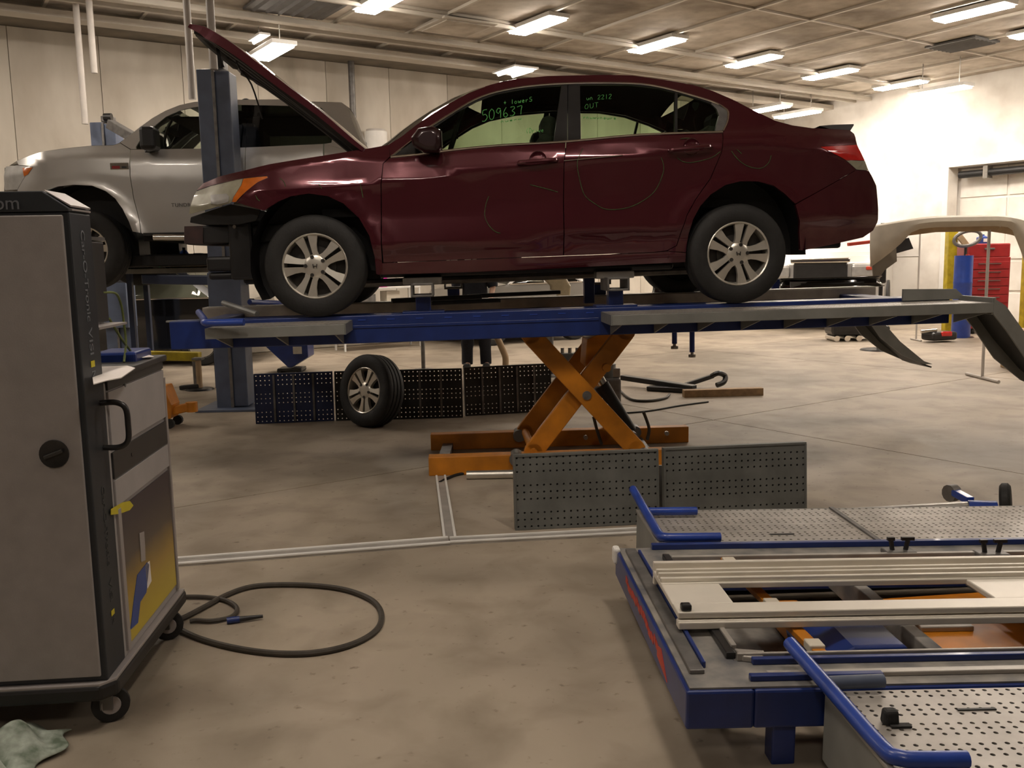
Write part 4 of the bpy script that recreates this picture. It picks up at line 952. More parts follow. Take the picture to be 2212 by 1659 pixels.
# red arrow painted on the end face
ar = MB()
yz = lambda v, z: (-0.0015,v,z)
v = 1.06
while v > 0.42:
    l = 0.03+0.03*random.random(); z0 = 0.185+0.02*random.random(); ar.prism([(v,z0),(v-l,z0-0.004),(v-l,z0+0.020),(v,z0+0.026)], lambda a,b: (-0.002,a,b), lambda a,b: (0.002,a,b)); v -= l+0.006
aw = ar.build('painted_arrow', 'red_part', b1); aw['kind'] = 'stuff'
MB().prism([(0.42,0.21),(0.42,0.175),(0.34,0.165),(0.26,0.155),(0.36,0.225)], lambda a,b: (-0.002,a,b), lambda a,b: (0.002,a,b)).build('arrow_head', 'red_part', b1)
# inner cross members and the orange scissor parts below
for u in (0.88,1.46,2.1):
    MB().box((u,WF/2,0.19),(0.05,WF-0.40,0.10)).build('cross_member', 'dusty_frame', fgl, bevel=0.004)
for u,v in ((0.30,0.06),(0.30,WF-0.08),(2.3,0.06),(2.3,WF-0.08)): MB().box((u,v,0.066),(0.07,0.07,0.132)).build('foot', 'blue_coat', fgl, bevel=0.005)
MB().box((0.62,0.67,0.10),(0.10,0.60,0.10)).build('scissor_arm', 'orange_coat', fgl, bevel=0.008)
MB().bar((0.62,0.45,0.06),(2.2,0.45,0.14),0.10,0.09).build('scissor_arm', 'orange_coat', fgl, bevel=0.008)
MB().bar((0.62,0.98,0.06),(2.2,0.98,0.14),0.10,0.09).build('scissor_arm', 'orange_coat', fgl, bevel=0.008)
MB().box((1.25,0.72,0.11),(0.55,0.42,0.05)).build('lift_plate', 'orange_coat', fgl, bevel=0.01)
MB().box((1.12,0.72,0.145),(0.20,0.12,0.02)).build('grey_patch', 'deck_worn', fgl, bevel=0.004)
MB().prism([(0.52,0.10),(0.78,0.16),(0.80,0.24),(0.62,0.24),(0.50,0.18)], lambda u,v_: (u,0.30,v_), lambda u,v_: (u,0.62,v_)).build('gusset_box', 'blue_coat', fgl, bevel=0.01)
MB().box((1.75,0.27,0.205),(0.95,0.12,0.05)).build('inner_tube', 'post_blue', fgl, bevel=0.02)
MB().box((1.1,0.70,0.02),(1.9,0.9,0.03)).build('base_plate', 'dusty_frame', fgl, bevel=0.005)
p0 = FQ(1562,1200,0.262); p1_ = FQ(1778,1413,0.262)
om = MB().bar((p0.x,WF-0.20,0.262),(p1_.x,0.19,0.262),0.042,0.022).build('measuring_slide', 'orange_coat', fgl, bevel=0.003)
for k in (0.06,0.55,0.93): MB().box((p0.x+(p1_.x-p0.x)*k,(WF-0.20)+(0.19-WF+0.20)*k,0.268),(0.05,0.06,0.03)).build('slide_shoe', 'cream', om, bevel=0.004)
# clamps on the far rail, wedge on the near one
for px,py in ((1942,1183),(2142,1185)):
    q = FQ(px,py,0.27); cl = MB().box((q.x,q.y,0.272),(0.13,0.07,0.022)).build('rail_clamp', 'dull_steel', fgl, bevel=0.006)
    for s in (-1,1): MB().cyl((q.x+s*0.028,q.y,0.28),(q.x+s*0.036,q.y,0.325),0.010,8).build('clamp_screw', 'satin_black', cl); MB().bar((q.x+s*0.030-0.022,q.y,0.330),(q.x+s*0.042+0.02,q.y,0.330),0.014,0.014).build('wing_head', 'satin_black', cl)
q = FQ(1438,1408,0.25); MB().prism([(0,0),(0.09,-0.02),(0.07,-0.08),(0.01,-0.06)], lambda u,v_: (0.205+u,0.24+v_,0.256), lambda u,v_: (0.205+u,0.24+v_,0.275)).build('corner_wedge', 'deck_worn', fgl, bevel=0.004)
# runway decks
def fdeck(u0, u1, v0, v1, z, out):
    nx = int((u1-u0)/0.034); ny = int((v1-v0)/0.026)
    g = MB(); perf(g, nx, ny, (u1-u0)/nx, (v1-v0)/ny, 0.0068, lambda u,v_,w_: (u0+u, v0+v_, z-w_), groups=4)
    d = g.build('deck_plate', 'deck_worn', fgl); d['kind'] = 'stuff'
    MB().box(((u0+u1)/2,out,z-0.10),(u1-u0,0.012,0.20)).build('deck_skirt', 'deck_grey', d)
    MB().box((u0+0.006,(v0+v1)/2,z-0.105),(0.012,v1-v0,0.21)).build('end_plate', 'deck_grey', d, bevel=0.003)
    MB().box((u0+0.004,(v0+v1)/2,z+0.002),(0.02,v1-v0,0.012)).build('end_edge', 'deck_worn', d, bevel=0.003)
    MB().box(((u0+u1)/2,(v0+v1)/2,z-0.16),(u1-u0-0.03,v1-v0-0.03,0.02)).build('under_tray', 'panel_dark', d)
    return d
d1 = fdeck(0.40,2.5,-0.60,-0.015,ZT,-0.60)
q = FQ(1440,1172,ZT); q2 = FQ(1535,1103,ZT)
d2 = fdeck(0.20,2.75,WF+0.03,WF+0.60,ZT,WF+0.60)
MB().box((1.18,WF+0.31,ZT+0.004),(0.022,0.58,0.010)).build('seam_strip', 'dull_steel', d2)
# hand slots and scratches in the plates
for dd,(px,py) in ((d1,(2110,1523)),(d2,(1690,1148)),(d2,(2105,1152))):
    c = FQ(px,py,ZT); MB().box((c.x,c.y,ZT+0.002),(0.11,0.010,0.004)).build('hand_slot', 'panel_dark', dd, bevel=0.001)
# blue wheel-stop tubes
def stop(par, pts, r=0.021): MB().tube(smooth_line(pts,5),r,12).build('wheel_stop', 'blue_bright', par, smooth=True)
zz = ZT+0.03
A1 = FQ(1706,1385,zz+0.05); B1 = FQ(1938,1636,zz); C1 = FQ(2090,1631,zz)
stop(d1, [(A1.x,A1.y,zz+0.05),((A1.x+B1.x)/2,(A1.y+B1.y)/2,zz+0.02),(B1.x-0.010,B1.y+0.06,zz),(B1.x+0.012,B1.y+0.010,zz),(B1.x+0.07,B1.y,zz),(C1.x,C1.y,zz)])
a_, b_ = FQ(1790,1470,zz), FQ(1908,1463,zz); MB().cyl((a_.x,a_.y,zz),(b_.x,b_.y,zz),0.020,12).build('stop_leg', 'post_blue', d1, smooth=True)
A2 = FQ(1398,1054,zz+0.12); B2 = FQ(1500,1164,zz); C2_ = FQ(1596,1168,zz)
stop(d2, [(0.20,WF+0.60+0.12,zz+0.05),(0.205,WF+0.35,zz+0.02),(0.21,WF+0.11,zz),(0.225,WF+0.06,zz),(0.28,WF+0.05,zz),(0.47,WF+0.05,zz)])
MB().cyl((0.21,WF+0.48,zz),(0.47,WF+0.48,zz),0.020,12).build('stop_leg', 'blue_bright', d2, smooth=True)

# white aluminium frame lying across the lift
ZW = 0.335
a = FQ(1424,1228,ZW); b = FQ(1482,1322,ZW)
U0, U1 = 0.06, 1.50; V0, V1 = b.y, a.y
wf_ = thing('aluminium_frame', 'long white aluminium measuring frame with a rectangular opening laid across the lowered lift', 'frame', MF @ Matrix.Translation((U0,V0,ZT+0.03)))
Lw = U1-U0; Dw = V1-V0; hz = ZW-(ZT+0.03)
h0, h1 = 0.21, Lw-0.32; g0, g1 = 0.085, Dw-0.16
def pbox(nm, u0,u1,v0,v1,z0,z1,par=wf_, bev=0.004): return MB().box(((u0+u1)/2,(v0+v1)/2,(z0+z1)/2),(u1-u0,v1-v0,z1-z0)).build(nm,'white_alu',par,bevel=bev)
pl = pbox('near_rail',0,Lw,0,g0,hz-0.022,hz); pbox('lower_lip',0,Lw,-0.012,0.03,0,hz-0.03,pl); pbox('groove_rib',0,Lw,-0.006,0.02,hz-0.034,hz-0.026,pl)
pbox('end_plate',0,h0,g0,g1,hz-0.022,hz-0.002); pbox('end_plate',h1,Lw,g0,g1,hz-0.022,hz-0.002)
pf = pbox('far_rail',0,Lw,g1,Dw,hz-0.022,hz); 
for k,(v,hh,ww) in enumerate(((g1+0.02,0.016,0.016),(g1+0.055,0.022,0.014),(g1+0.095,0.022,0.014),(Dw-0.012,0.032,0.024))): pbox('rail_rib',0,Lw,v-ww/2,v+ww/2,hz,hz+hh,pf,0.003)
pbox('far_web',0,Lw,Dw-0.02,Dw,0,hz-0.022,pf)
MB().box((0.03,0.02,hz+0.012),(0.035,0.03,0.024)).build('thumb_screw','satin_black',wf_,bevel=0.006)
# rubber block on the near runway
q = MFi @ onz(1922,1556,ZT); t = thing('rubber_block', 'small black rubber block standing on the perforated runway', 'block', MF @ Matrix.Translation((q.x,q.y,ZT)))
MB().box((0,0,0.021),(0.044,0.036,0.042),tap=0.85).build('block','rubber',t,bevel=0.008); MB().box((0.02,-0.02,0.004),(0.055,0.02,0.006)).build('tab','rubber',t)
# caster strut lying behind the far runway
c0, c1, c2 = onz(1760,1112,0.05), onz(2090,1098,0.05), onz(2155,1100,0.05)
t = thing('caster_strut', 'grey steel tube with blue sleeve and castor wheel lying behind the far runway', 'tool', Matrix.Translation((c1.x,c1.y,0)))
Ti = Matrix.Translation((-c1.x,-c1.y,0))
c0.z = c1.z = c2.z = 0.055
MB(Ti).cyl(c0,c1,0.022,14,r2=0.035).build('tube','steel',t,smooth=True); MB(Ti).cyl(c1,c1+(c2-c1)*0.95,0.042,16).build('sleeve','blue_bright',t,smooth=True)
wc = c1+(c2-c1)*1.25; wc.z = 0.10
MB(Ti).lathe([(0.001,-0.02),(0.06,-0.025),(0.085,-0.028),(0.10,-0.015),(0.10,0.015),(0.085,0.028),(0.06,0.025),(0.001,0.02)],wc,(0.85,-0.5,0.1),24).build('wheel','rubber',t,smooth=True)
MB(Ti).lathe([(0.001,-0.031),(0.05,-0.031),(0.06,-0.026)],wc,(0.85,-0.5,0.1),20).build('hub','dull_steel',t,smooth=True)
e1 = onz(2060,1062,0.10)
MB(Ti).bar(c1+Vector((0.03,0.03,0.03)),e1,0.05,0.04).build('fork_arm','blue_bright',t,bevel=0.006); MB(Ti).cyl(e1+Vector((-0.03,0,-0.01)),e1+Vector((0.02,0.02,-0.01)),0.05,12).build('end_cap','dull_steel',t,smooth=True)
# ------------------------------------------------------------------ grey measuring cabinet on castors
CN = onz(235,1490,0.14)
MK = frame((CN.x,CN.y,0), (0.995,0.085,0)); MKi = MK.inverted()
ct = thing('measuring_cabinet', 'tall grey and charcoal measuring cabinet on castors with lettering down its edge', 'cabinet', MK)
kx = MK.to_3x3() @ Vector((1,0,0)); ky = MK.to_3x3() @ Vector((0,1,0))
def KL(px, py, y=0.0): return MKi @ onpl(px,py,MK @ Vector((0,y,0)),ky)     # on a plane facing the viewer
def KR(px, py, x=0.0): return MKi @ onpl(px,py,MK @ Vector((x,0,0)),kx)     # on the side plane
SL = 0.175                     # thickness of the tall slab
ZTOP = KL(60,413).z; ZSH = KL(130,449).z; ZCAP = KL(60,458).z; XL = -1.0
# tall slab
slab = MB().box((XL/2,SL/2,(0.17+ZCAP)/2),(-XL,SL,ZCAP-0.17)).build('slab_body','cart_dark',ct,bevel=0.006)
xr = KL(148,600).x
MB().box(((XL+xr)/2,-0.004,(0.19+ZCAP-0.01)/2),(xr-XL,0.012,ZCAP-0.20)).build('side_panel','cart_grey',slab,bevel=0.004)
xc = KL(92,412).x
MB().prism([(XL,ZCAP),(0.0,ZCAP),(0.0,ZSH),(xc,ZTOP),(XL,ZTOP)], lambda u,v: (u,-0.006,v), lambda u,v: (u,SL,v)).build('top_cap','cart_dark',slab,bevel=0.003)
MB().prism([(0.003,ZSH+0.003),(xc+0.005,ZTOP-0.0),(xc+0.002,ZTOP+0.004),(0.004,ZSH+0.008)], lambda u,v: (u,0.004,v), lambda u,v: (u,SL-0.006,v)).build('chamfer_plate','cart_edge',slab)
q = KR(140,462); MB().box((0.002,SL/2,ZCAP+0.006),(0.006,SL-0.02,0.005)).build('trim_line','cart_edge',slab)
# lettering
p = KL(0,441); tm_ = Matrix.Translation((KL(46,441).x,-0.0085,KL(20,440).z)) @ Matrix.Rotation(math.pi/2,4,'X')
text_mesh('lettering','.com',0.058,'letter_grey',slab,tm_,0.0008,'RIGHT')
RX = Matrix(((0,0,1,0),(1,0,0,0),(0,1,0,0),(0,0,0,1)))       # text in the side plane, reading direction +y
def side_text(txt, size, px, pya, pyb, m='letter_grey', sp=1.0):
    a = KR(px,pya); b = KR(px,pyb); L = a.z-b.z
    M = Matrix.Translation((0.0012,SL*0.5,(a.z+b.z)/2)) @ RX @ Matrix.Rotation(-math.pi/2,4,'Z')
    o = text_mesh('lettering',txt,size,m,slab,M,0.0006,'CENTER',sp)
    dx = o.dimensions.x if o.dimensions.x > 0 else 1.0
    o.matrix_local = M @ Matrix.Diagonal((L/dx,1.0,1,1)); return o
side_text('Car-O-Tronic',0.045,148,495,702); side_text('VISI',0.045,160,716,778); side_text('N',0.045,180,808,826)
side_text('Car-O-Tronic',0.035,203,1062,1250,'letter_dim'); side_text('VISI',0.035,220,1268,1322,'letter_dim'); side_text('N',0.035,230,1350,1364,'letter_dim')
for (px,py,s) in ((180,792,0.020),(230,1337,0.018)):
    q = KR(px,py); MB().box((0.0015,SL*0.5,q.z),(0.002,s*1.6,s)).build('yellow_sticker','yellow',slab,bevel=0.0008)
# lower cabinet
D = 0.84; ZD = KR(250,800).z*0.0+1.125
body = MB().box((-0.35,(SL+D)/2,(0.17+ZD)/2),(0.70,D-SL,ZD-0.17)).build('cabinet_body','cart_face',ct,bevel=0.006)
def face(nm, m, z0, z1, y0=SL+0.012, y1=D-0.012, t=0.008): return MB().box((t/2,(y0+y1)/2,(z0+z1)/2),(t,y1-y0,z1-z0)).build(nm,m,body,bevel=0.002)
face('drawer_front','cart_face',0.90,1.09); face('dark_band','cart_band',0.795,0.885); dr_ = face('drawer_front','cart_face',0.70,0.79)
face('top_edge','cart_band',1.095,1.125)
fr_ = face('door_panel','poster',0.215,0.685,SL+0.045,D-0.03,0.006) if 'poster' in MT else None
def poster_mat():
    m = bpy.data.materials.new('poster'); m.use_nodes = True; nt = m.node_tree; b = nt.nodes['Principled BSDF']; b.inputs['Roughness'].default_value = 0.4
    tc = nt.nodes.new('ShaderNodeTexCoord'); sp = nt.nodes.new('ShaderNodeSeparateXYZ'); nt.links.new(tc.outputs['Generated'],sp.inputs[0])
    nz = nt.nodes.new('ShaderNodeTexNoise'); nz.inputs['Scale'].default_value = 3; mx = nt.nodes.new('ShaderNodeMath'); mx.operation = 'MULTIPLY_ADD'; mx.inputs[1].default_value = 0.12
    nt.links.new(nz.outputs['Fac'],mx.inputs[0]); nt.links.new(sp.outputs[2],mx.inputs[2])
    r = nt.nodes.new('ShaderNodeValToRGB'); nt.links.new(mx.outputs[0],r.inputs['Fac']); e = r.color_ramp.elements
    e[0].position = 0.12; e[0].color = (0.55,0.42,0.04,1); e[1].position = 0.95; e[1].color = (0.045,0.034,0.040,1)
    k = e.new(0.42); k.color = (0.38,0.24,0.03,1); k = e.new(0.66); k.color = (0.09,0.065,0.045,1)
    nt.links.new(r.outputs[0],b.inputs['Base Color']); MT['poster'] = m
poster_mat()
door = face('door_panel','poster',0.205,0.685,SL+0.05,D-0.03,0.006)
MB().box((0.004,SL+0.03,0.44),(0.012,0.03,0.50)).build('edge_strip','cart_edge',body,bevel=0.003)
MB().box((0.004,D-0.012,0.62),(0.014,0.02,0.88)).build('edge_strip','cart_edge',body,bevel=0.003)
def on_door(poly, m, nm, x=0.0075):
    P = [KR(a,b,x) for a,b in poly]; MB().prism([(v.y,v.z) for v in P], lambda u,v: (x-0.0012,u,v), lambda u,v: (x+0.0008,u,v)).build(nm,m,door)
on_door([(240,1100),(262,1086),(280,1082),(288,1092),(280,1102),(258,1110),(240,1112)],'yellow','safety_label')
on_door([(297,1242),(318,1215),(322,1220),(316,1280),(303,1300),(298,1345),(282,1360),(290,1290)],'bottle_blue','printed_can')
on_door([(301,1152),(311,1148),(313,1178),(314,1210),(305,1214),(303,1180)],'cart_edge','printed_nozzle')
on_door([(313,1222),(323,1212),(327,1255),(318,1272)],'paper','printed_stripe')
q = KR(245,1345,0.004)
# desk top, papers, monitor
MB().box((-0.34,(SL+D)/2,ZD+0.012),(0.72,D-SL+0.02,0.024)).build('desk_top','cart_band',body,bevel=0.006)
def onDesk(px,py): return MKi @ onz(px,py,ZD+0.025)
pp = [onDesk(a,b) for a,b in ((197,795),(275,792),(292,797),(262,818),(230,824),(202,832))]
pq = thing('paper_sheet','white sheets of paper lying on the desk top of the grey cabinet','paper',MK @ Matrix.Translation((pp[0].x,pp[0].y,ZD+0.026)))
off = pp[0]
MB().prism([(v.x-off.x,v.y-off.y) for v in pp], lambda u,v: (u,v,0.0), lambda u,v: (u,v,0.003)).build('sheet','paper',pq)
MB().box((0.0,0.30,0.006),(0.22,0.16,0.002),Matrix.Rotation(0.5,3,'Z')).build('sheet','paper',pq)
mo = MB().box((-0.075,SL+0.14,(1.31+1.59)/2),(0.035,0.27,0.28)).build('monitor','cart_band',ct,bevel=0.006)
MB().box((-0.074,SL+0.14,1.598),(0.04,0.28,0.012)).build('monitor_rim','dull_steel',mo); MB().box((-0.05,SL+0.14,1.302),(0.10,0.28,0.008)).build('shelf_lip','cart_edge',mo)
MB().box((-0.16,SL+0.10,1.22),(0.06,0.10,0.24)).build('monitor_arm','cart_band',mo,bevel=0.01)
MB().box((-0.10,D-0.15,1.16),(0.16,0.20,0.05)).build('cable_box','blue_coat',body,bevel=0.01)
for k,(pts) in enumerate((((236,688),(252,715),(268,740),(288,765)),((222,632),(250,634),(262,660),(268,700),(272,740),(268,782)))):
    P = [KR(a,b,-0.06) for a,b in pts]; MB().tube(smooth_line(P,5),0.0045,6).build('cable','cable_green',ct,smooth=True)
# handle, knob, lock
P = [KR(207,876,0.004),KR(207,876,0.075),KR(212,1004,0.075),KR(210,1004,0.004)]
ya = SL-0.045
MB().tube(smooth_line([(0.0,ya,P[0].z),(0.05,ya,P[0].z),(0.078,ya,P[0].z-0.02),(0.082,ya,(P[0].z+P[2].z)/2),(0.078,ya,P[2].z+0.02),(0.05,ya,P[2].z),(0.0,ya,P[2].z)],5),0.0095,10).build('handle','satin_black',slab,smooth=True)
q = KL(120,979); kn = MB().lathe([(0.001,0.002),(0.036,0.002),(0.044,0.0),(0.046,0.012),(0.040,0.016)],(q.x,-0.016,q.z),(0,1,0),24).build('lock_knob','satin_black',slab,smooth=True)
MB().box((q.x,-0.018,q.z),(0.06,0.012,0.012),Matrix.Rotation(-0.35,3,'Y')).build('knob_grip','cart_band',kn,bevel=0.003)
q = KR(265,832); MB().cyl((0.004,q.y,q.z),(0.010,q.y,q.z),0.007,10).build('drawer_lock','dull_steel',body); q = KR(280,985); MB().cyl((0.004,q.y,0.84),(0.010,q.y,0.84),0.007,10).build('drawer_lock','satin_black',body)
# base and castors
bs = MB().prism([(XL,-0.03),(-0.02,-0.03),(0.025,0.02),(0.03,D+0.02),(XL,D+0.02)], lambda u,v: (u,v,0.112), lambda u,v: (u,v,0.165)).build('base_tray','black_plastic',ct,bevel=0.012)
MB().prism([(XL,-0.022),(-0.02,-0.022),(0.020,0.022),(0.025,D+0.012),(XL,D+0.012)], lambda u,v: (u,v,0.160), lambda u,v: (u,v,0.172)).build('base_rim','cart_edge',bs,bevel=0.003)
def castor(x, y):
    w_ = MB().lathe([(0.001,-0.014),(0.034,-0.015),(0.046,-0.016),(0.059,-0.013),(0.061,0.0),(0.059,0.013),(0.046,0.016),(0.034,0.015),(0.001,0.014)],(x,y,0.061),(0.35,-0.93,0),24).build('castor','rubber',ct,smooth=True)
    MB().lathe([(0.001,-0.018),(0.030,-0.018),(0.033,-0.013),(0.033,0.013),(0.030,0.018),(0.001,0.018)],(x,y,0.061),(0.35,-0.93,0),20).build('castor_hub','cart_edge',w_,smooth=True)
    MB().box((x-0.012,y-0.02,0.085),(0.05,0.012,0.07)).box((x-0.012,y+0.024,0.085),(0.05,0.012,0.07)).box((x-0.012,y,0.116),(0.055,0.06,0.01)).build('castor_fork','dull_steel',w_)
q = MKi @ onz(238,1563); castor(q.x,q.y+0.02); q = MKi @ onz(352,1390); castor(-0.02,D-0.10); castor(XL+0.1,0.05); castor(XL+0.1,D-0.1)
# hose coil on the floor
hz_ = MB().tube(smooth_line([onz(a,b,0.012) for a,b in [(362,1345),(420,1375),(500,1398),(590,1411),(680,1410),(760,1392),(812,1362),(824,1328),(805,1298),(750,1275),(680,1265),(600,1263),(540,1268),(490,1285),(440,1312),(395,1335),(375,1338)]],6),0.0125,8).build('air_hose','hose',smooth=True)
tag(hz_,'brown rubber hose lying in one wide loop beside the cabinet castors','hose')
h2 = MB().tube(smooth_line([onz(a,b,0.012) for a,b in [(372,1292),(400,1289),(450,1290),(490,1298),(512,1314),(500,1332),(460,1341),(425,1340),(410,1342)]],6),0.010,8).build('air_hose','hose',smooth=True)
tag(h2,'thinner brown hose curled in a small loop at the cabinet base','hose')
t = thing('hose_gun','small black hose end with blue collar lying inside the wide hose loop','tool',Matrix.Translation(onz(525,1335)))
a, b = onz(490,1341,0.015)-onz(525,1335), onz(568,1331,0.015)-onz(525,1335); a.z=b.z=0.015
MB().cyl(a,a+(b-a)*0.35,0.014,10).build('collar','blue_coat',t,smooth=True); MB().cyl(a+(b-a)*0.35,b,0.012,10,r2=0.007).build('nozzle','satin_black',t,smooth=True)
# rag in the corner
rp = onz(20,1640); g = MB(); n = 16; rows = []
random.seed(3)
for i in range(n):
    row = []
    for j in range(n):
        u = (i/(n-1)-0.5)*2; v = (j/(n-1)-0.5)*2; r_ = max(abs(u),abs(v)); k = (1-r_**2.2)
        z = 0.006+max(0,k)*0.085*(0.6+0.5*math.sin(5*u+3*v)*math.cos(4*v-2*u))+0.012*abs(math.sin(7*u+2*v))
        row.append((rp.x-0.06+u*0.20+0.03*math.sin(6*v), rp.y+v*0.17+0.03*math.sin(5*u+1), z))
    rows.append(row)
g.grid(rows); rg = g.build('cleaning_rag','rag',smooth=True,angle=70,solid=0.006,sub=1); tag(rg,'crumpled pale green rag heaped on the floor before the cabinet','rag')
# ------------------------------------------------------------------ silver pickup on the two-post lift
DT = 9.95; tF = ony(181,540,DT); TR = 0.425
MTK = frame(tF, (0.996,0.075,0)); MTK = Matrix.Translation((0,0,-TR)) @ MTK
_t0 = Side(MTK, lambda x,z: 0.0, 1.0)
def tz(pts): return sorted([(q.x,q.z) for q in (_t0.hit(a,b,0.0) for a,b in pts)])
TBELT = tz([(20,358),(89,329),(199,316),(281,323),(430,321),(560,317),(716,310),(1200,310)])
def _WT(x, z):
    b = pw(TBELT,x)
    sec = [(-0.1,0.10),(0.05,0.05),(0.28,0.012),(0.36,-0.015),(0.50,0.0),(b-0.28,-0.012),(b-0.08,0.0),(b,0.035),(b+0.5,0.035+0.19),(b+0.8,0.36)]
    y = pw(sec,z)
    if x < -0.3: y += 0.28*((-0.3-x)/0.65)**2
    if 3.0 < x < 3.05: y += 0.0
    d = math.hypot(x,z-TR); y -= 0.035*math.exp(-((d-0.58)/0.08)**2)*(1 if z < b-0.2 else math.exp(-((z-b+0.2)/0.08)**2))
    return y
def W_TR(x, z): return 0.25*(_WT(x,z-0.02)+2*_WT(x,z)+_WT(x,z+0.02))
tk = thing('pickup_truck','silver crew-cab pickup raised behind the blue lift post','truck',MTK)
Tk = Side(MTK, W_TR, 1.0)
TARCH = [(286.5,500),(278.5,478.5),(264.6,450.6),(248.7,428.8),(228.8,412.9),(199,401),(159,399),(123,403),(99.5,411),(84,424),(70,445)]
Tk.panel('front_fender',[(36,348),(60,338),(89.5,328),(139,321),(199,315),(244.7,314),(259,309),(281,323.3),(280.2,379),(288,428.8),(301,478.5),(303,503)]+TARCH+[(40,450),(38,410),(55,380),(72,360),(60,358),(40,356)],'silver',tk,step=0.1)
Tk.panel('front_bumper',[(10,412),(38,411),(39,451),(70,446),(66,470),(60,500),(20,500),(8,460)],'chrome',tk,step=0.1)
hl_ = Tk.panel('headlight',[(12,360),(38,357),(71,360.5),(54,380),(37,409.5),(10,411),(8,380)],'clear_lens',tk,off=0.004)[0]
Tk.panel('turn_signal',[(49,363),(70,362),(60,377),(52,381)],'amber',hl_,off=-0.004,mirror=False,flange=0.004)
fdr = Tk.panel('front_door',[(283,323.5),(430,321),(530,318.5),(530,506),(440,507),(318,509),(305,503),(302.5,478.5),(289.5,428.8),(281.8,379)],'silver',tk,step=0.1)[0]
Tk.panel('rear_door',[(531.5,318.5),(560,317.5),(698,311),(700,420),(705,505),(531.5,506)],'silver',tk,step=0.1)
Tk.panel('cab_pillar',[(283,322.5),(260,308),(278.5,293.5),(298,277.6),(328,255.7),(358,238.8),(388,226.9),(419.7,219.9),(495,215.5),(598.7,214.5),(668,219),(738,221),(750,230),(758,253.7),(767.8,279.6),(776,297),(770,330),(700,311),(716,308.4),(718.5,295.5),(708,247.7),(694,232.8),(638.5,228.8),(497,226),(470,226.5),(417.7,231.5),(388,238.5),(358,252.4),(328,276.6),(302,303.4),(293.4,317.4),(293.4,322)],'silver',tk,step=0.1)
Tk.panel('cab_side',[(701,311.5),(770,330.5),(776,298),(782,420),(786,505),(706,505),(701.5,420)],'silver',tk,step=0.12)
Tk.panel('front_window',[(294,321.5),(294,317.4),(302,304),(328,277.2),(358,253),(388,239),(417.7,232),(470,227),(485,320)],'clear_glass',tk,off=0.008,flange=0,step=0.12)
Tk.panel('window_pillar',[(470,227),(497,226.5),(499,319.6),(485,320)],'satin_black',tk,off=0.006)
Tk.panel('rear_window',[(497,226.5),(638.5,229.3),(694,233.2),(707.5,247.9),(718,295.5),(715.5,308.2),(698,310.6),(560,317),(499,319.6)],'dark_glass',tk,off=0.008,flange=0,step=0.12)
Tk.panel('bed_side',[(789,338),(1195,334),(1198,470),(1130,500),(1118,450),(1080,425),(1030,425),(990,450),(978,500),(790,505)],'silver',tk,step=0.12)
HOOD = [(20,358),(36,347.5),(60,337.5),(89.5,327.5),(139,320.5),(199,314.5),(244.7,313.5),(257,309)]
Tk.loft('hood',HOOD,'silver',tk,crown=0.05,push=-0.10)
Tk.loft('windshield',[(257,309),(278.5,293.5),(298,277.6),(328,255.7),(358,238.8),(388,226.9)],'clear_glass',tk,crown=0.02,push=-0.14)
Tk.loft('roof_panel',[(388,226.9),(419.7,219.9),(495,215.5),(598.7,214.5),(668,219),(738,221),(750,230)],'silver',tk,crown=0.04)
Tk.loft('rear_glass',[(750,230),(758,253.7),(767.8,279.6),(776,297),(780,330)],'dark_glass',tk,crown=0.0,push=0.02)
g_ = Tk.L([(10,362),(9,411),(10,470),(20,500)]); rows = []
for q in g_: rows.append([(q.x-0.10*(1-t*t),1.0+(1.0-q.y)*t,q.z) for t in [-1+0.25*k for k in range(9)]])
MB().grid(rows).build('grille','satin_black',tk,smooth=True)
for s in range(3): MB().box((g_[0].x-0.09,1.0,g_[0].z-0.08-0.09*s),(0.03,1.1,0.035)).build('grille_bar','chrome',tk,bevel=0.008)
for (xc) in (0.0,4.0):
    for sg in (0,1):
        rows = []
        for k in range(15):
            t = math.radians(-6+196*k/14); x = xc+0.565*math.cos(t); z = TR+0.685*math.sin(t)
            rows.append([(x,y if sg == 0 else 2.0-y,z) for y in (0.04,0.42)]+[(xc,0.44 if sg == 0 else 1.56,TR)])
        MB().grid(rows).build('wheel_liner','black_plastic',tk,smooth=True)
    wheel_parts(tk,(xc,0.0,TR),1,TR,0.245,0.27,90); wheel_parts(tk,(xc,2.0,TR),-1,TR,0.245,0.27,90)
MB().box((2.4,1.0,0.30),(4.6,1.3,0.14)).build('chassis','black_plastic',tk,bevel=0.02)
MB().box((1.75,1.0,0.55),(2.3,1.8,0.08)).build('cabin_floor','interior',tk); MB().box((1.7,1.0,1.88-0.06+0.0),(1.6,1.5,0.02)).build('headliner','interior',tk)
a, b = Tk.hit(330,512,-0.05), Tk.hit(640,512,-0.05)
MB().tube([(a.x,-0.02,a.z),(b.x+0.4,-0.02,b.z)],0.038,10).build('running_board','chrome',tk,smooth=True)
MB().box(((a.x+b.x)/2+0.2,0.06,a.z+0.03),(b.x-a.x+0.6,0.20,0.03)).build('step','black_plastic',tk)
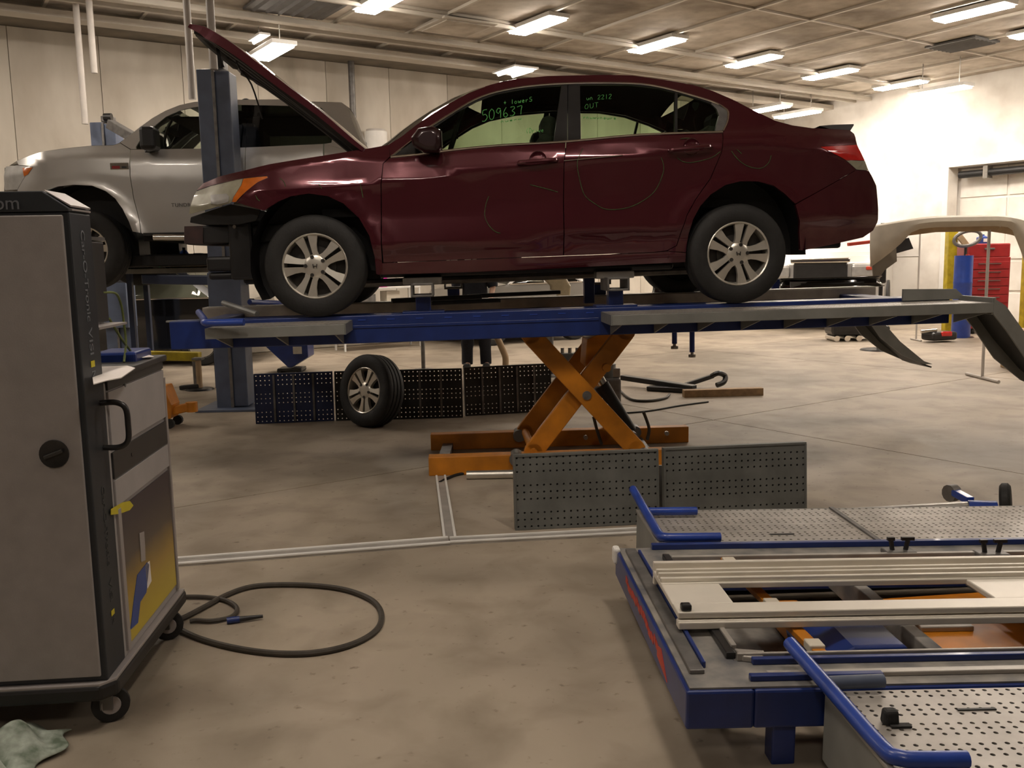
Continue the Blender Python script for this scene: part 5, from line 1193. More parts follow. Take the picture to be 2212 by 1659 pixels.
# truck mirror, wheel, seats
c = Tk.P(328,300,-0.18); mm = MB().box((c.x-0.02,c.y,c.z),(0.16,0.24,0.24)).build('door_mirror','black_plastic',tk,bevel=0.04)
e = Tk.P(322,326,0.0); MB().bar((c.x-0.02,c.y+0.06,c.z-0.08),(e.x,e.y,e.z),0.10,0.05).build('mirror_stalk','black_plastic',mm,bevel=0.01)
sw = Tk.hit(372,285,0.55); tt = [Vector((sw.x+0.19*math.sin(a)*0.4,0.55+0.19*math.cos(a),sw.z+0.19*math.sin(a)*0.92)) for a in [2*math.pi*k/18 for k in range(19)]]
MB().tube(tt,0.016,6).bar(tt[0],tt[9],0.04,0.06).build('steering_wheel','seat_cloth',tk,smooth=True)
for y in (0.55,1.45):
    so = MB().box((sw.x+0.55,y,sw.z-0.42),(0.5,0.55,0.16)).build('front_seat','seat_cloth',tk,bevel=0.05); MB().box((sw.x+0.80,y,sw.z-0.12),(0.14,0.52,0.62)).build('backrest','seat_cloth',so,bevel=0.05); MB().box((sw.x+0.84,y,sw.z+0.25),(0.10,0.28,0.18)).build('headrest','seat_cloth',so,bevel=0.04)
# badges
q = Tk.P(258,359,-0.006); bd = MB().box((q.x,q.y,q.z),(0.19,0.010,0.07)).build('badge','chrome',tk,bevel=0.004); MB().box((q.x-0.035,q.y-0.006,q.z-0.012),(0.08,0.004,0.03)).build('badge_print','red_box',bd); MB().box((q.x+0.05,q.y-0.006,q.z-0.012),(0.05,0.004,0.02)).build('badge_print','satin_black',bd)
q = Tk.P(395,443,-0.006); Mx = Matrix.Translation((q.x,q.y-0.002,q.z)) @ Matrix.Rotation(math.pi/2,4,'X')
text_mesh('door_lettering','TUNDRA',0.055,'dull_steel',tk,Mx,0.002,'CENTER',1.1)

# ------------------------------------------------------------------ two-post lift
def post(px0, px1, pytop, Y, label, navy='post_blue', cap=True, conduit=None):
    base = ony((px0+px1)/2+40,700,Y); xm = ony((px0+px1)/2,pytop,Y)
    M = Matrix.Translation((xm.x,Y,0)); t = thing('lift_post',label,'lift post',M)
    w_ = (px1-px0)*Y/2000*1.0; zt = xm.z
    MB().box((0,0.17,0.012),(w_+0.35,0.65,0.024)).build('base_plate',navy,t,bevel=0.004)
    MB().box((-w_*0.24,0.14,zt/2),(w_*0.50,0.28,zt-0.02)).build('column','post_blue',t,bevel=0.01)
    MB().box((w_*0.26,0.15,zt/2-0.0),(w_*0.46,0.26,zt-0.06)).build('column','post_blue',t,bevel=0.012)
    MB().box((w_*0.02,-0.006,zt/2),(0.03,0.02,zt-0.05)).build('column_edge','dull_steel',t,bevel=0.004)
    MB().box((0.0,0.12,1.05),(w_*1.02,0.32,0.75)).build('carriage',navy,t,bevel=0.01)
    MB().box((w_*0.1,0.14,zt+0.04),(w_*0.4,0.18,0.08)).build('top_bracket','dull_steel',t,bevel=0.01)
    MB().cyl((w_*0.05,0.05,zt+0.06),(w_*0.35,0.05,zt+0.06),0.05,12).build('pulley','satin_black',t,smooth=True)
    MB().box((w_*0.62,0.08,zt*0.62),(0.10,0.10,0.42)).build('power_unit','satin_black',t,bevel=0.02); MB().cyl((w_*0.62,0.08,zt*0.62-0.05),(w_*0.62+0.16,0.06,zt*0.62-0.05),0.05,12).build('motor','satin_black',t,smooth=True)
    return t
p1 = post(423,492,146,9.55,'nearer slate-blue lift post standing before the silver pickup')
p2 = post(193,246,262,12.7,'farther slate-blue lift post rising behind the pickup bonnet')
# crossbar/hose on top of the farther post
a, b = ony(238,268,12.6), ony(285,295,12.3); MB(Matrix.Translation(-Vector((p2.matrix_world.translation)))).bar(a,b+Vector((0.2,0,-0.12)),0.12,0.12).build('top_arm','dull_steel',p2,bevel=0.01)
# lift arms under the pickup
def larm(parent, pts, w_, h, m):
    Ti = Matrix.Translation(-Vector(parent.matrix_world.translation))
    for a, b in zip(pts, pts[1:]): MB(Ti).bar(a,b,w_,h).build('swing_arm',m,parent,bevel=0.008)
bx = p1.matrix_world.translation
larm(p1,[Vector((bx.x,9.7,1.34)),Vector((bx.x-1.1,10.3,1.36))],0.12,0.10,'post_navy'); larm(p1,[Vector((bx.x,9.7,1.34)),Vector((bx.x+1.3,10.4,1.36))],0.12,0.10,'post_navy')
bx2 = p2.matrix_world.translation
larm(p2,[Vector((bx2.x,12.5,1.34)),Vector((bx2.x+1.2,11.6,1.36))],0.12,0.10,'post_navy')
# ceiling conduits
for i,(a,b,Y,lab) in enumerate((((160,0),(184,268),12.5,'thin white conduit dropping from the ceiling onto the farther lift post'),((178,0),(204,158),12.3,'white conduit that ends in the air above the farther lift post'),((398,0),(416,215),10.6,'faint white conduit dropping behind the nearer lift post'),((434,0),(462,150),9.45,'white conduit coming down onto the nearer lift post'))):
    p = ony(*b,Y); g = MB().cyl((p.x,p.y,p.z),(p.x,p.y,CE-0.02),0.040,12).build('conduit','pipe_white',smooth=True); tag(g,lab,'pipe')
# ------------------------------------------------------------------ black car, arms and clutter behind the cabinet
def far_car(label, name, Y, x0, x1, roof, belt, sill, m, gl='dark_glass', yaw=0.05, cat='car', R_=0.33):
    pA = ony(x0,sill,Y); M = frame((pA.x,pA.y,0),(1,yaw,0)); Mi = M.inverted(); t = thing(name,label,cat,M)
    n = M.to_3x3() @ Vector((0,1,0))
    def h(px,py): v = Mi @ onpl(px,py,pA,n); return v
    L = h(x1,sill).x; zr = h((x0+x1)/2,roof).z; zb = h((x0+x1)/2,belt).z; zs = 0.22
    def Wf(x,z):
        y = 0.0 if z < zb else 0.5*(z-zb)
        e = 0.5
        if x < e: y += 0.22*((e-x)/e)**2
        if x > L-e: y += 0.22*((x-L+e)/e)**2
        return y+0.04*max(0,(zb-0.3-z))/0.4
    s = Side(M,Wf,0.9)
    ax1, ax2 = L*0.19, L*0.80
    def arch(xc): return [(xc+0.38*math.cos(math.radians(a)),R_+0.38*math.sin(math.radians(a))) for a in range(190,-11,-20)]
    low = [(0.02,zs+0.10)]+[p for p in arch(ax1)]+[p for p in arch(ax2)]+[(L-0.02,zs+0.12),(L,zb-0.22),(L-0.05,zb-0.03),(L*0.75,zb),(L*0.30,zb),(0.15,zb-0.10),(0.0,zb-0.28)]
    s.panel('body_side',low,m,t,step=0.25,xz=True)
    s.panel('window_glass',[(L*0.31,zb),(L*0.43,zr-0.06),(L*0.70,zr-0.05),(L*0.84,zb)],gl,t,step=0.2,xz=True,off=0.01,flange=0)
    s.panel('roof_rail',[(L*0.28,zb),(L*0.42,zr),(L*0.71,zr+0.01),(L*0.88,zb),(L*0.84,zb),(L*0.70,zr-0.05),(L*0.43,zr-0.06),(L*0.31,zb)],m,t,step=0.2,xz=True)
    s.panel('window_pillar',[(L*0.555,zb),(L*0.555,zr-0.05),(L*0.575,zr-0.05),(L*0.575,zb)],m,t,xz=True,off=0.002)
    def lf(nm,pts,mm,crown):
        rows = [[(x,0.9+(0.9-Wf(x,z))*tt,z+crown*(1-tt*tt)) for tt in [-1+0.25*k for k in range(9)]] for x,z in pts]
        MB().grid(rows).build(nm,mm,t,smooth=True)
    lf('hood',[(0.0,zb-0.28),(0.15,zb-0.10),(L*0.28,zb)],m,0.04); lf('windshield',[(L*0.28,zb),(L*0.42,zr)],gl,0.02); lf('roof_panel',[(L*0.42,zr),(L*0.56,zr+0.02),(L*0.71,zr+0.01)],m,0.03); lf('rear_glass',[(L*0.71,zr+0.01),(L*0.88,zb)],gl,0.02); lf('trunk_lid',[(L*0.88,zb),(L-0.05,zb-0.03),(L,zb-0.22),(L-0.02,zs+0.12)],m,0.02); lf('front_face',[(0.0,zb-0.28),(0.02,zs+0.10)],m,0.0)
    MB().box((L/2,0.9,zs+0.10),(L-0.4,1.5,0.10)).build('underbody','black_plastic',t)
    s.line('belt_strip',[(0,0)],0.01,m,t) if False else MB().tube([(L*0.30,Wf(L*0.30,zb)-0.006,zb),(L*0.84,Wf(L*0.84,zb)-0.006,zb)],0.012,6).build('belt_strip','chrome',t,smooth=True)
    for xc in (ax1,ax2):
        for sg in (1,-1):
            ty = MB().lathe([(0.20,0.01),(0.24,0.0),(R_*0.95,0.01),(R_,0.04),(R_,0.17),(R_*0.95,0.20),(0.24,0.20)],(xc,0.02 if sg>0 else 1.78,R_),(0,sg,0),24).build('tire','rubber',t,smooth=True)
            MB().lathe([(0.001,0.03),(0.08,0.02),(0.20,0.02),(0.215,0.005),(0.22,0.03)],(xc,0.02 if sg>0 else 1.78,R_),(0,sg,0),20).build('rim','alloy',ty,smooth=True)
    return t
far_car('black saloon car parked on the floor behind the orange jack','sedan_car',13.7,-60,556,577,648,745,'black_paint','clear_glass')
# low two-post lift arms in yellow
a, b = ony(318,768,11.6), ony(432,770,11.6); t = thing('swing_arm','long low yellow lift arm before the black saloon','lift arm',Matrix.Translation((a.x,a.y,0))); Ti = Matrix.Translation((-a.x,-a.y,0))
MB(Ti).bar(a,b,0.14,0.11).build('arm','yellow_arm',t,bevel=0.01); MB(Ti).cyl(Vector((b.x-0.05,b.y,0)),Vector((b.x-0.05,b.y,b.z)),0.05,10).build('foot','dull_steel',t,smooth=True); MB(Ti).cyl(Vector((a.x+0.05,a.y,0)),Vector((a.x+0.05,a.y,a.z)),0.05,10).build('foot','dull_steel',t,smooth=True)
# bench with grey top and the yellow machine on it behind the pickup wheel
a = ony(365,590,11.3); t = thing('work_bench','dark workbench with grey top standing behind the pickup front wheel','bench',Matrix.Translation((a.x,a.y,0)))
zt = a.z+0.03; MB().box((0,0.3,zt),(1.1,0.6,0.06)).build('bench_top','deck_grey',t,bevel=0.005)
for sx in (-0.5,0.5):
    for sy in (0.05,0.55): MB().box((sx,sy,zt/2),(0.06,0.06,zt)).build('leg','post_navy',t)
zt += a.z*0
zb_ = a.z+0.06
q = ony(415,572,11.4); t = thing('yellow_lever','yellow wedge-shaped lever on the workbench top','tool',Matrix.Translation((q.x,q.y+0.1,zb_)))
MB().prism([(-0.30,0.0),(-0.10,0.10),(0.0,0.15),(0.14,0.14),(0.16,0.0)], lambda u,v: (u,-0.06,v), lambda u,v: (u,0.06,v)).build('body','yellow_arm',t,bevel=0.008); MB().box((0.05,0,0.16),(0.10,0.08,0.03)).build('pad','satin_black',t,bevel=0.005)
q = ony(345,575,11.3); t = thing('charger','small black charger with a green light on the workbench','charger',Matrix.Translation((q.x,q.y+0.05,zb_)))
MB().box((0,0,0.02),(0.16,0.12,0.04)).build('case','satin_black',t,bevel=0.01); MB().box((0.0,-0.062,0.02),(0.012,0.004,0.008)).build('light','led_green',t)
q = ony(365,540,11.6)
for dx_,m_,lab_ in ((0.0,'white','white plastic bottle on the workbench under the pickup'),(0.17,'bottle_blue','blue plastic bottle on the workbench under the pickup')):
    t = thing('bottle',lab_,'bottle',Matrix.Translation((q.x+dx_,q.y+0.05,zb_)))
    MB().lathe([(0.001,0.0),(0.055,0.0),(0.058,0.02),(0.058,0.17),(0.03,0.215),(0.02,0.22)],(0,0,0),(0,0,1),14).build('flask',m_,t,smooth=True); MB().cyl((0,0,0.218),(0,0,0.25),0.022,10).build('cap','satin_black',t,smooth=True)
# orange jack
o_ = onz(355,922); t = thing('floor_jack','orange floor jack with black handle frame beside the grey cabinet','jack',Matrix.Translation(o_)); Ti = Matrix.Translation(-o_)
MB().prism([(-0.13,0.09),(0.10,0.09),(0.12,0.22),(0.06,0.40),(-0.10,0.38),(-0.14,0.22)], lambda u,v: (u,-0.10,v), lambda u,v: (u,0.12,v)).build('body','orange_coat',t,bevel=0.01)
MB().bar((0.08,0,0.15),(0.26,0,0.19),0.09,0.08).build('arm','orange_coat',t,bevel=0.01); MB().cyl((0.27,0,0.14),(0.27,0,0.23),0.055,12).build('saddle','orange_coat',t,smooth=True)
MB().tube(smooth_line([(-0.16,-0.12,0.46),(-0.06,-0.12,0.47),(-0.02,-0.12,0.42),(-0.01,-0.12,0.2),(0.0,-0.12,0.06)],4),0.022,8).build('handle','satin_black',t,smooth=True)
for x in (-0.12,0.09):
    for y in (-0.1,0.12): MB().cyl((x,y-0.02,0.045),(x,y+0.02,0.045),0.045,12).build('wheel','rubber',t,smooth=True)
# dark stand with round foot
o_ = onz(432,842); t = thing('jack_stand','dark support stand on a round foot before the black saloon','stand',Matrix.Translation(o_))
MB().lathe([(0.001,0.03),(0.15,0.02),(0.17,0.0)],(0,0,0),(0,0,1),18).build('foot','satin_black',t,smooth=True); MB().cyl((0,0,0.02),(0,0,0.36),0.035,10).build('pole','tan',t,smooth=True); MB().box((0,0,0.38),(0.12,0.12,0.03)).build('head','dull_steel',t,bevel=0.005); MB().bar((-0.24,0,0.03),(0.0,0,0.05),0.08,0.05).build('arm','satin_black',t,bevel=0.01)
# blue funnel tank
o_ = onz(640,803); t = thing('oil_drain','navy funnel-shaped drain tank on small wheels behind the plate coloured with a blue reflection','tank',Matrix.Translation(o_))
MB().prism([(-0.40,0.42),(0.22,0.42),(0.22,0.22),(-0.02,0.08),(-0.06,0.08)], lambda u,v: (u,-0.2,v), lambda u,v: (u,0.2,v)).build('hopper','blue_coat',t,bevel=0.012)
MB().box((0.08,-0.21,0.32),(0.12,0.01,0.10)).build('label_plate','aluminium',t); MB().box((-0.06,0,0.045),(0.34,0.30,0.04)).build('foot','satin_black',t,bevel=0.01)
for x in (-0.2,0.08): MB().cyl((x,-0.16,0.03),(x,0.16,0.03),0.03,10).build('wheel','rubber',t,smooth=True)
# ------------------------------------------------------------------ person behind the lift
def person():
    f = onz(1030,797); M = Matrix.Translation((f.x,f.y,0)); t = thing('person','person in dark trousers and dark shirt standing behind the raised lift','person',M)
    V = {'pel':(0,0,0.95,.13),'wa':(0,0,1.10,.125),'ch':(0,0,1.30,.15),'nk':(0,0,1.48,.055),'hd0':(0,-0.01,1.56,.075),'hd1':(0,-0.02,1.66,.095),'hd2':(0,-0.01,1.74,.07),
     'hl':(-0.10,0,0.90,.10),'kl':(-0.11,-0.02,0.50,.066),'al':(-0.12,0.02,0.09,.045),'tl':(-0.13,-0.13,0.04,.035),'hr':(0.10,0,0.90,.10),'kr':(0.12,-0.02,0.50,.066),'ar':(0.13,0.03,0.09,.045),'tr':(0.15,-0.12,0.04,.035),
     'sl':(-0.19,0,1.40,.065),'el':(-0.25,-0.03,1.13,.045),'wl':(-0.22,-0.20,0.98,.032),'pl':(-0.21,-0.27,0.96,.035),'sr':(0.19,0,1.40,.065),'er':(0.25,-0.03,1.13,.045),'wr':(0.22,-0.20,0.98,.032),'pr':(0.21,-0.27,0.96,.035)}
    E_ = [('pel','wa'),('wa','ch'),('ch','nk'),('nk','hd0'),('hd0','hd1'),('hd1','hd2'),('pel','hl'),('hl','kl'),('kl','al'),('al','tl'),('pel','hr'),('hr','kr'),('kr','ar'),('ar','tr'),('ch','sl'),('sl','el'),('el','wl'),('wl','pl'),('ch','sr'),('sr','er'),('er','wr'),('wr','pr')]
    for sd in ('l','r'):
        s = -1 if sd == 'l' else 1
        for k,(dx,dl) in enumerate(((-0.028,.075),(-0.010,.085),(0.010,.08),(0.026,.065))):
            b = V['p'+sd]; V[f'f{sd}{k}a'] = (b[0]+dx,b[1]-0.04,b[2]-0.01,.0095); V[f'f{sd}{k}b'] = (b[0]+dx,b[1]-0.04-dl*0.5,b[2]-0.03,.0085); V[f'f{sd}{k}c'] = (b[0]+dx*1.1,b[1]-0.04-dl*0.7,b[2]-0.07,.0075)
            E_ += [('p'+sd,f'f{sd}{k}a'),(f'f{sd}{k}a',f'f{sd}{k}b'),(f'f{sd}{k}b',f'f{sd}{k}c')]
        V[f'th{sd}'] = (b[0]-s*0.05,b[1]-0.02,b[2]+0.0,.010); V[f'th{sd}2'] = (b[0]-s*0.06,b[1]-0.06,b[2]-0.02,.009); E_ += [('p'+sd,f'th{sd}'),(f'th{sd}',f'th{sd}2')]
    names = list(V); me = bpy.data.meshes.new('body'); me.from_pydata([V[n][:3] for n in names],[(names.index(a),names.index(b)) for a,b in E_],[])
    o = bpy.data.objects.new('body',me); COL.objects.link(o); o.parent = t
    me.materials.append(MT['skin']); sk = o.modifiers.new('skin','SKIN'); 
    if not me.skin_vertices: 
        import bmesh as _b; bm = _b.new(); bm.from_mesh(me); bm.verts.layers.skin.verify(); bm.to_mesh(me); bm.free()
    for i,n in enumerate(names):
        sv = me.skin_vertices[0].data[i]; r = V[n][3]; sv.radius = (r,r); sv.use_root = (n == 'pel')
    su = o.modifiers.new('sub','SUBSURF'); su.levels = 2; su.render_levels = 2
    def sleeve(nm,pts,m,n=12): MB().tube(smooth_line([p[:3] for p in pts],3),[p[3] for p in sum([[a]*3 for a in pts[:-1]],[])]+[pts[-1][3]],n).build(nm,m,t,smooth=True)
    for s in (-1,1):
        sleeve('trouser_leg',[(s*0.09,0,0.97,.135),(s*0.105,-0.01,0.72,.110),(s*0.115,-0.02,0.50,.090),(s*0.125,0.01,0.28,.080),(s*0.13,0.02,0.07,.078)],'denim')
        sleeve('sleeve',[(s*0.16,0,1.42,.095),(s*0.215,-0.01,1.28,.080),(s*0.25,-0.03,1.13,.070)],'shirt')
        g = MB().box((s*0.135,-0.05,0.045),(0.10,0.27,0.09)); g.build('shoe','shoe',t,bevel=0.03)
    rows = []
    for z,a,b in ((0.90,.185,.135),(1.02,.175,.13),(1.15,.17,.128),(1.30,.195,.145),(1.40,.20,.13),(1.46,.12,.10),(1.49,.075,.07)):
        rows.append([(a*math.cos(2*math.pi*k/18),b*math.sin(2*math.pi*k/18),z) for k in range(19)])
    MB().grid(rows).build('shirt','shirt',t,smooth=True)
    MB().lathe([(0.001,0.115),(0.05,0.105),(0.085,0.07),(0.104,0.02),(0.100,-0.02)],(0,0.01,1.70),(0,0.25,1),18).build('hair','hair',t,smooth=True)
    MB().lathe([(0.001,-0.012),(0.012,0.0),(0.016,0.02)],(0,-0.118,1.635),(0,0.9,0.5),8).build('nose','skin',t,smooth=True)
    for s in (-1,1):
        MB().lathe([(0.001,-0.012),(0.010,-0.008),(0.013,0.0)],(s*0.034,-0.098,1.665),(0,1,0),10).build('eye','white',t,smooth=True)
        MB().lathe([(0.001,-0.015),(0.022,-0.008),(0.026,0.01)],(s*0.094,0.0,1.65),(-s,0,0),10).build('ear','skin',t,smooth=True)
    MB().box((0,-0.104,1.595),(0.045,0.012,0.008)).build('mouth','red_box',t,bevel=0.003)
person()
# tan hose hanging beside the person
f = onz(1092,795); o = MB().tube(smooth_line([Vector((f.x,f.y,0.02)),Vector((f.x+0.0,f.y,0.16)),Vector((f.x-0.06,f.y,0.32)),Vector((f.x-0.12,f.y,0.48)),Vector((f.x-0.14,f.y,0.75)),Vector((f.x-0.14,f.y,0.95))],5),0.045,10).build('flexible_duct','tan',smooth=True); tag(o,'tan flexible duct standing next to the person in dark trousers','duct')
# slim grey stands
for (px,py,top,Y,lab) in ((915,800,640,0,'slim grey pole on a round foot behind the dark ribbed plates'),(1292,775,640,0,'slim grey pole on a round foot seen past the scissor arm')):
    f = onz(px,py); t = thing('pole_stand',lab,'stand',Matrix.Translation(f)); MB().cyl((0,0,0.02),(0,0,0.95),0.028,10).build('pole','dull_steel',t,smooth=True); MB().lathe([(0.001,0.03),(0.13,0.02),(0.15,0.0)],(0,0,0),(0,0,1),16).build('foot','dull_steel',t,smooth=True); MB().box((0,0,0.97),(0.2,0.12,0.04)).build('head','satin_black',t,bevel=0.008)
# ------------------------------------------------------------------ parked cars and clutter at the far walls
far_car('grey saloon car parked before the back wall behind the person','sedan_car',15.9,1010,1300,584,612,690,'grey_paint','clear_glass',0.60)
# shelf with boxes by the back wall
c = ony(815,650,16.2); MSh = frame((c.x,c.y,0),(AX.x,AX.y,0)); t = thing('shelf_unit','white shelf unit with posts standing along the back wall','shelf',MSh)
for z in (0.25,0.72,1.05): MB().box((0,0,z),(1.5,0.42,0.03)).build('shelf_board','white',t,bevel=0.004)
for x in (-0.73,0.73):
    for y in (-0.19,0.19): MB().box((x,y,0.7),(0.03,0.03,1.4)).build('upright','white',t)
def shelf_box(dx,dy,z,s,m,lab,nm='box',cat='box',fold=True):
    M = MSh @ Matrix.Translation((dx,dy,z+0.015)); b = thing(nm,lab,cat,M)
    MB().box((0,0,s[2]/2),s).build('carton',m,b,bevel=0.006); MB().box((0,0,s[2]+0.001),(s[0]*0.9,0.04,0.002)).build('tape','cream',b)
shelf_box(-0.35,0,1.05,(0.42,0.28,0.20),'white','white carton on the top board of the white shelf unit')
shelf_box(0.05,0,1.05,(0.20,0.22,0.20),'pink','pink box on the top board of the white shelf unit')
shelf_box(-0.30,0,0.72,(0.40,0.30,0.22),'dull_steel','grey crate on the middle board of the white shelf unit')
shelf_box(0.25,0,0.72,(0.26,0.26,0.26),'cream','cream carton on the middle board of the white shelf unit')
shelf_box(0.05,0,0.25,(0.45,0.30,0.24),'cardboard','brown carton on the bottom board of the white shelf unit')
# wall unit with pipe near the pickup roof
c = ony(812,300,16.0); n_ = BXo
w0 = AB((c.dot(AX)),BW+0.22,0); zc = onpl(812,300,w0,n_).z; cc = onpl(812,300,w0,n_)
t = thing('wall_fan','white drum-shaped wall unit with a bent duct beside the pickup cab','wall unit',Matrix.Translation(cc))
MB().cyl((0,0,-0.18),(0,0,0.12),0.20,18).build('drum','white',t,smooth=True); MB().cyl((0,0,0.12),(0,0,0.16),0.17,18).build('lid','pipe_white',t,smooth=True)
e0 = onpl(763,255,w0,n_)-cc; e1 = onpl(765,300,w0,n_)-cc; e2 = onpl(780,312,w0,n_)-cc
MB().tube(smooth_line([e0+Vector((0,0,1.1)),e0,e1,e2,Vector((-0.1,0,-0.1))],5),0.055,10).build('duct','dull_steel',t,smooth=True)
MB().bar((0,0,-0.02),tuple(-BXo*0.22),0.08,0.08).build('bracket','dull_steel',t)
# silver SUV front at the far side
def suv():
    c = ony(1772,590,18.3); M = Matrix.Translation((c.x,c.y,0)) @ Matrix.Rotation(math.radians(-25),4,'Z') @ Matrix.Scale(1.3,4); t = thing('suv_car','silver sport utility vehicle with dark square grille parked by the white wall','car',M)
    Mi = M.inverted()
    zc = 0.92
    MB().prism([(-1.9,0.35),(-0.05,0.35),(0.0,0.6),(-0.02,1.0),(-0.25,1.10),(-1.15,1.16),(-1.6,1.62),(-4.2,1.65),(-4.5,1.1),(-4.5,0.4)], lambda u,v: (-0.9,-u,v), lambda u,v: (0.9,-u,v)).build('body','silver',t,bevel=0.05)
    MB().box((0,-0.03,0.82),(0.78,0.10,0.42)).build('grille','satin_black',t,bevel=0.05); MB().box((0,-0.06,1.04),(0.86,0.10,0.07)).build('grille_bar','chrome',t,bevel=0.02); MB().box((0,-0.06,0.58),(0.9,0.12,0.06)).build('grille_bar','chrome',t,bevel=0.02)
    for s in (-1,1):
        MB().box((s*0.64,-0.01,0.88),(0.40,0.10,0.22)).build('headlight','clear_lens',t,bevel=0.05); MB().box((s*0.70,-0.07,0.92),(0.10,0.02,0.05)).build('turn_signal','red_part',t,bevel=0.01)
        for y in (0.9,3.6): MB().cyl((s*0.72,y,0.36),(s*0.93,y,0.36),0.36,22).build('tire','rubber',t,smooth=True)
    MB().box((0,-0.06,0.42),(1.7,0.16,0.20)).build('bumper','silver',t,bevel=0.05)
    MB().prism([(-1.2,1.18),(-1.62,1.58),(-2.5,1.6),(-2.5,1.15)], lambda u,v: (-0.915,-u,v), lambda u,v: (0.915,-u,v)).build('side_window','black_paint',t)
suv()
# black and dark body parts lying on the far runway of the raised lift
def arc_part(name, label, cx, cy, z, R_, span, h, th, m, rot, tilt=0.0, cat='car part'):
    o = MCAR @ Vector((cx,cy,z)); M = Matrix.Translation(o) @ MCAR.to_3x3().to_4x4() @ Matrix.Rotation(rot,4,'Z') @ Matrix.Rotation(tilt,4,'X')
    t = thing(name,label,cat,M); n = 18; rows = []; 
    prof = [(0,0),(-th*0.8,h*0.35),(-th,h*0.7),(-th*0.5,h)]
    for i in range(n+1):
        a = span*(-0.5+i/n); rows.append([((R_+d)*math.sin(a),-(R_+d)*math.cos(a)+R_,zz) for d,zz in prof])
    MB().grid(rows).build('shell',m,t,smooth=True,solid=0.008)
    rows = [[((R_-th*0.6)*math.sin(a),-(R_-th*0.6)*math.cos(a)+R_,h*0.2),((R_-th*0.6)*math.sin(a),-(R_-th*0.6)*math.cos(a)+R_,h*0.5)] for a in [span*(-0.3+0.6*i/n) for i in range(n+1)]]
    MB().grid(rows).build('inner_rib','black_plastic',t,smooth=True,solid=0.01)
    return t
arc_part('bumper_cover','black bumper cover lying flat on the runway behind the rear wheel',3.15,2.02,0.0,1.0,1.0,0.10,0.06,'black_paint',0.15)
arc_part('bumper_cover','black bumper cover lying beyond the boot on the runway end',4.32,2.05,0.0,1.1,0.9,0.09,0.07,'black_paint',-0.1)
arc_part('grille_strip','dark navy trim strip heaped near the ramp stop plate',4.15,2.32,-0.02,0.9,0.7,0.10,0.05,'blue_coat',0.1)
arc_part('fender_liner','thin black liner curling up behind the rear wheel',3.60,1.95,0.10,0.5,1.0,0.05,0.03,'black_plastic',0.5,0.5)
# cream foam piece on a pole stand behind the lift
f = onz(1192,812); t = thing('pole_stand','dark pole stand carrying the cream foam piece behind the scissor legs','stand',Matrix.Translation(f))
MB().cyl((0,0,0.02),(0,0,0.98),0.028,10).build('pole','dull_steel',t,smooth=True); MB().lathe([(0.001,0.03),(0.16,0.02),(0.18,0.0)],(0,0,0),(0,0,1),16).build('foot','dull_steel',t,smooth=True); MB().box((0,0,0.99),(0.36,0.20,0.02)).build('head','satin_black',t,bevel=0.005)
t = thing('foam_absorber','cream foam piece with a curled hook shape set on a pole stand','car part',Matrix.Translation((f.x,f.y,1.0)) @ Matrix.Scale(1.5,4))
pts = [(0.16,0.0),(0.17,0.10),(0.12,0.19),(0.02,0.23),(-0.10,0.22),(-0.16,0.20),(-0.15,0.17),(-0.06,0.16),(0.0,0.10),(-0.01,0.07),(0.06,0.05),(0.04,0.0)]
MB().prism(pts, lambda u,v: (u,-0.05,v), lambda u,v: (u,0.05,v)).build('foam','cream_wrap',t,bevel=0.02); MB().box((-0.17,0,0.19),(0.05,0.06,0.03)).build('sticker','red_part',t,bevel=0.005)
# ------------------------------------------------------------------ cream bumper on its rack and tool corner at the right
def bumper():
    c = ony(2085,520,10.6); M = Matrix.Translation((c.x,c.y,0)); t = thing('bumper_cover','large cream bumper cover hung on a pale rack before the red tool chest','car part',M)
    zt = ony(2085,466,10.6).z; n = 22; rows = []; 
    for i in range(n+1):
        s = -1+2*i/n; x = 0.92*s; y = 0.42*abs(s)**3.0; drop = 0.16*max(0,abs(s)-0.35)**1.5
        hgt = 0.12+0.36*max(0,(abs(s)-0.62)/0.38)**0.8
        z1 = zt-drop; rows.append([(x,y,z1),(x*1.02,y-0.05,z1-0.02),(x*1.02,y-0.06,z1-hgt*0.5),(x*0.99,y-0.02,z1-hgt)])
    MB().grid(rows).build('skin','cream',t,smooth=True,solid=0.01)
    rows = [[(0.86*s,0.40*abs(s)**3+0.02,zt-0.05-0.16*max(0,abs(s)-0.35)**1.5),(0.84*s,0.40*abs(s)**3+0.10,zt-0.17-0.10*max(0,abs(s)-0.35))] for s in [-0.95+1.9*i/n for i in range(n+1)]]
    MB().grid(rows).build('inner_beam','tan',t,smooth=True,solid=0.02)
    MB().prism([(-0.92,zt-0.30),(-0.62,zt-0.26),(-0.60,zt-0.50),(-0.74,zt-0.60),(-0.86,zt-0.78)], lambda u,v: (u,0.40,v), lambda u,v: (u,0.42,v)).build('side_lining','beam_dark',t)
    for x in (0.33,): MB().tube([(x,0.12,0.0),(x,0.12,zt-0.10)],0.018,8).build('rack_leg','pipe_white',t,smooth=True); MB().tube([(x,-0.25,0.02),(x,0.5,0.02)],0.018,8).build('rack_foot','pipe_white',t,smooth=True)
    MB().tube([(-0.45,0.12,zt-0.12),(0.45,0.12,zt-0.12)],0.018,8).build('rack_bar','pipe_white',t,smooth=True)
bumper()
c = ony(2135,610,16.6); t = thing('tool_chest','red tool chest with drawers and a lidded top box','tool chest',Matrix.Translation((c.x,c.y,0)))
zt = ony(2135,526,16.6).z; zm = ony(2135,556,16.6).z
MB().box((0,0.25,zm/2+0.05),(0.76,0.5,zm-0.10)).build('cabinet','red_box',t,bevel=0.01); MB().box((0,0.25,(zt+zm)/2),(0.76,0.46,zt-zm)).build('top_box','red_box',t,bevel=0.02)
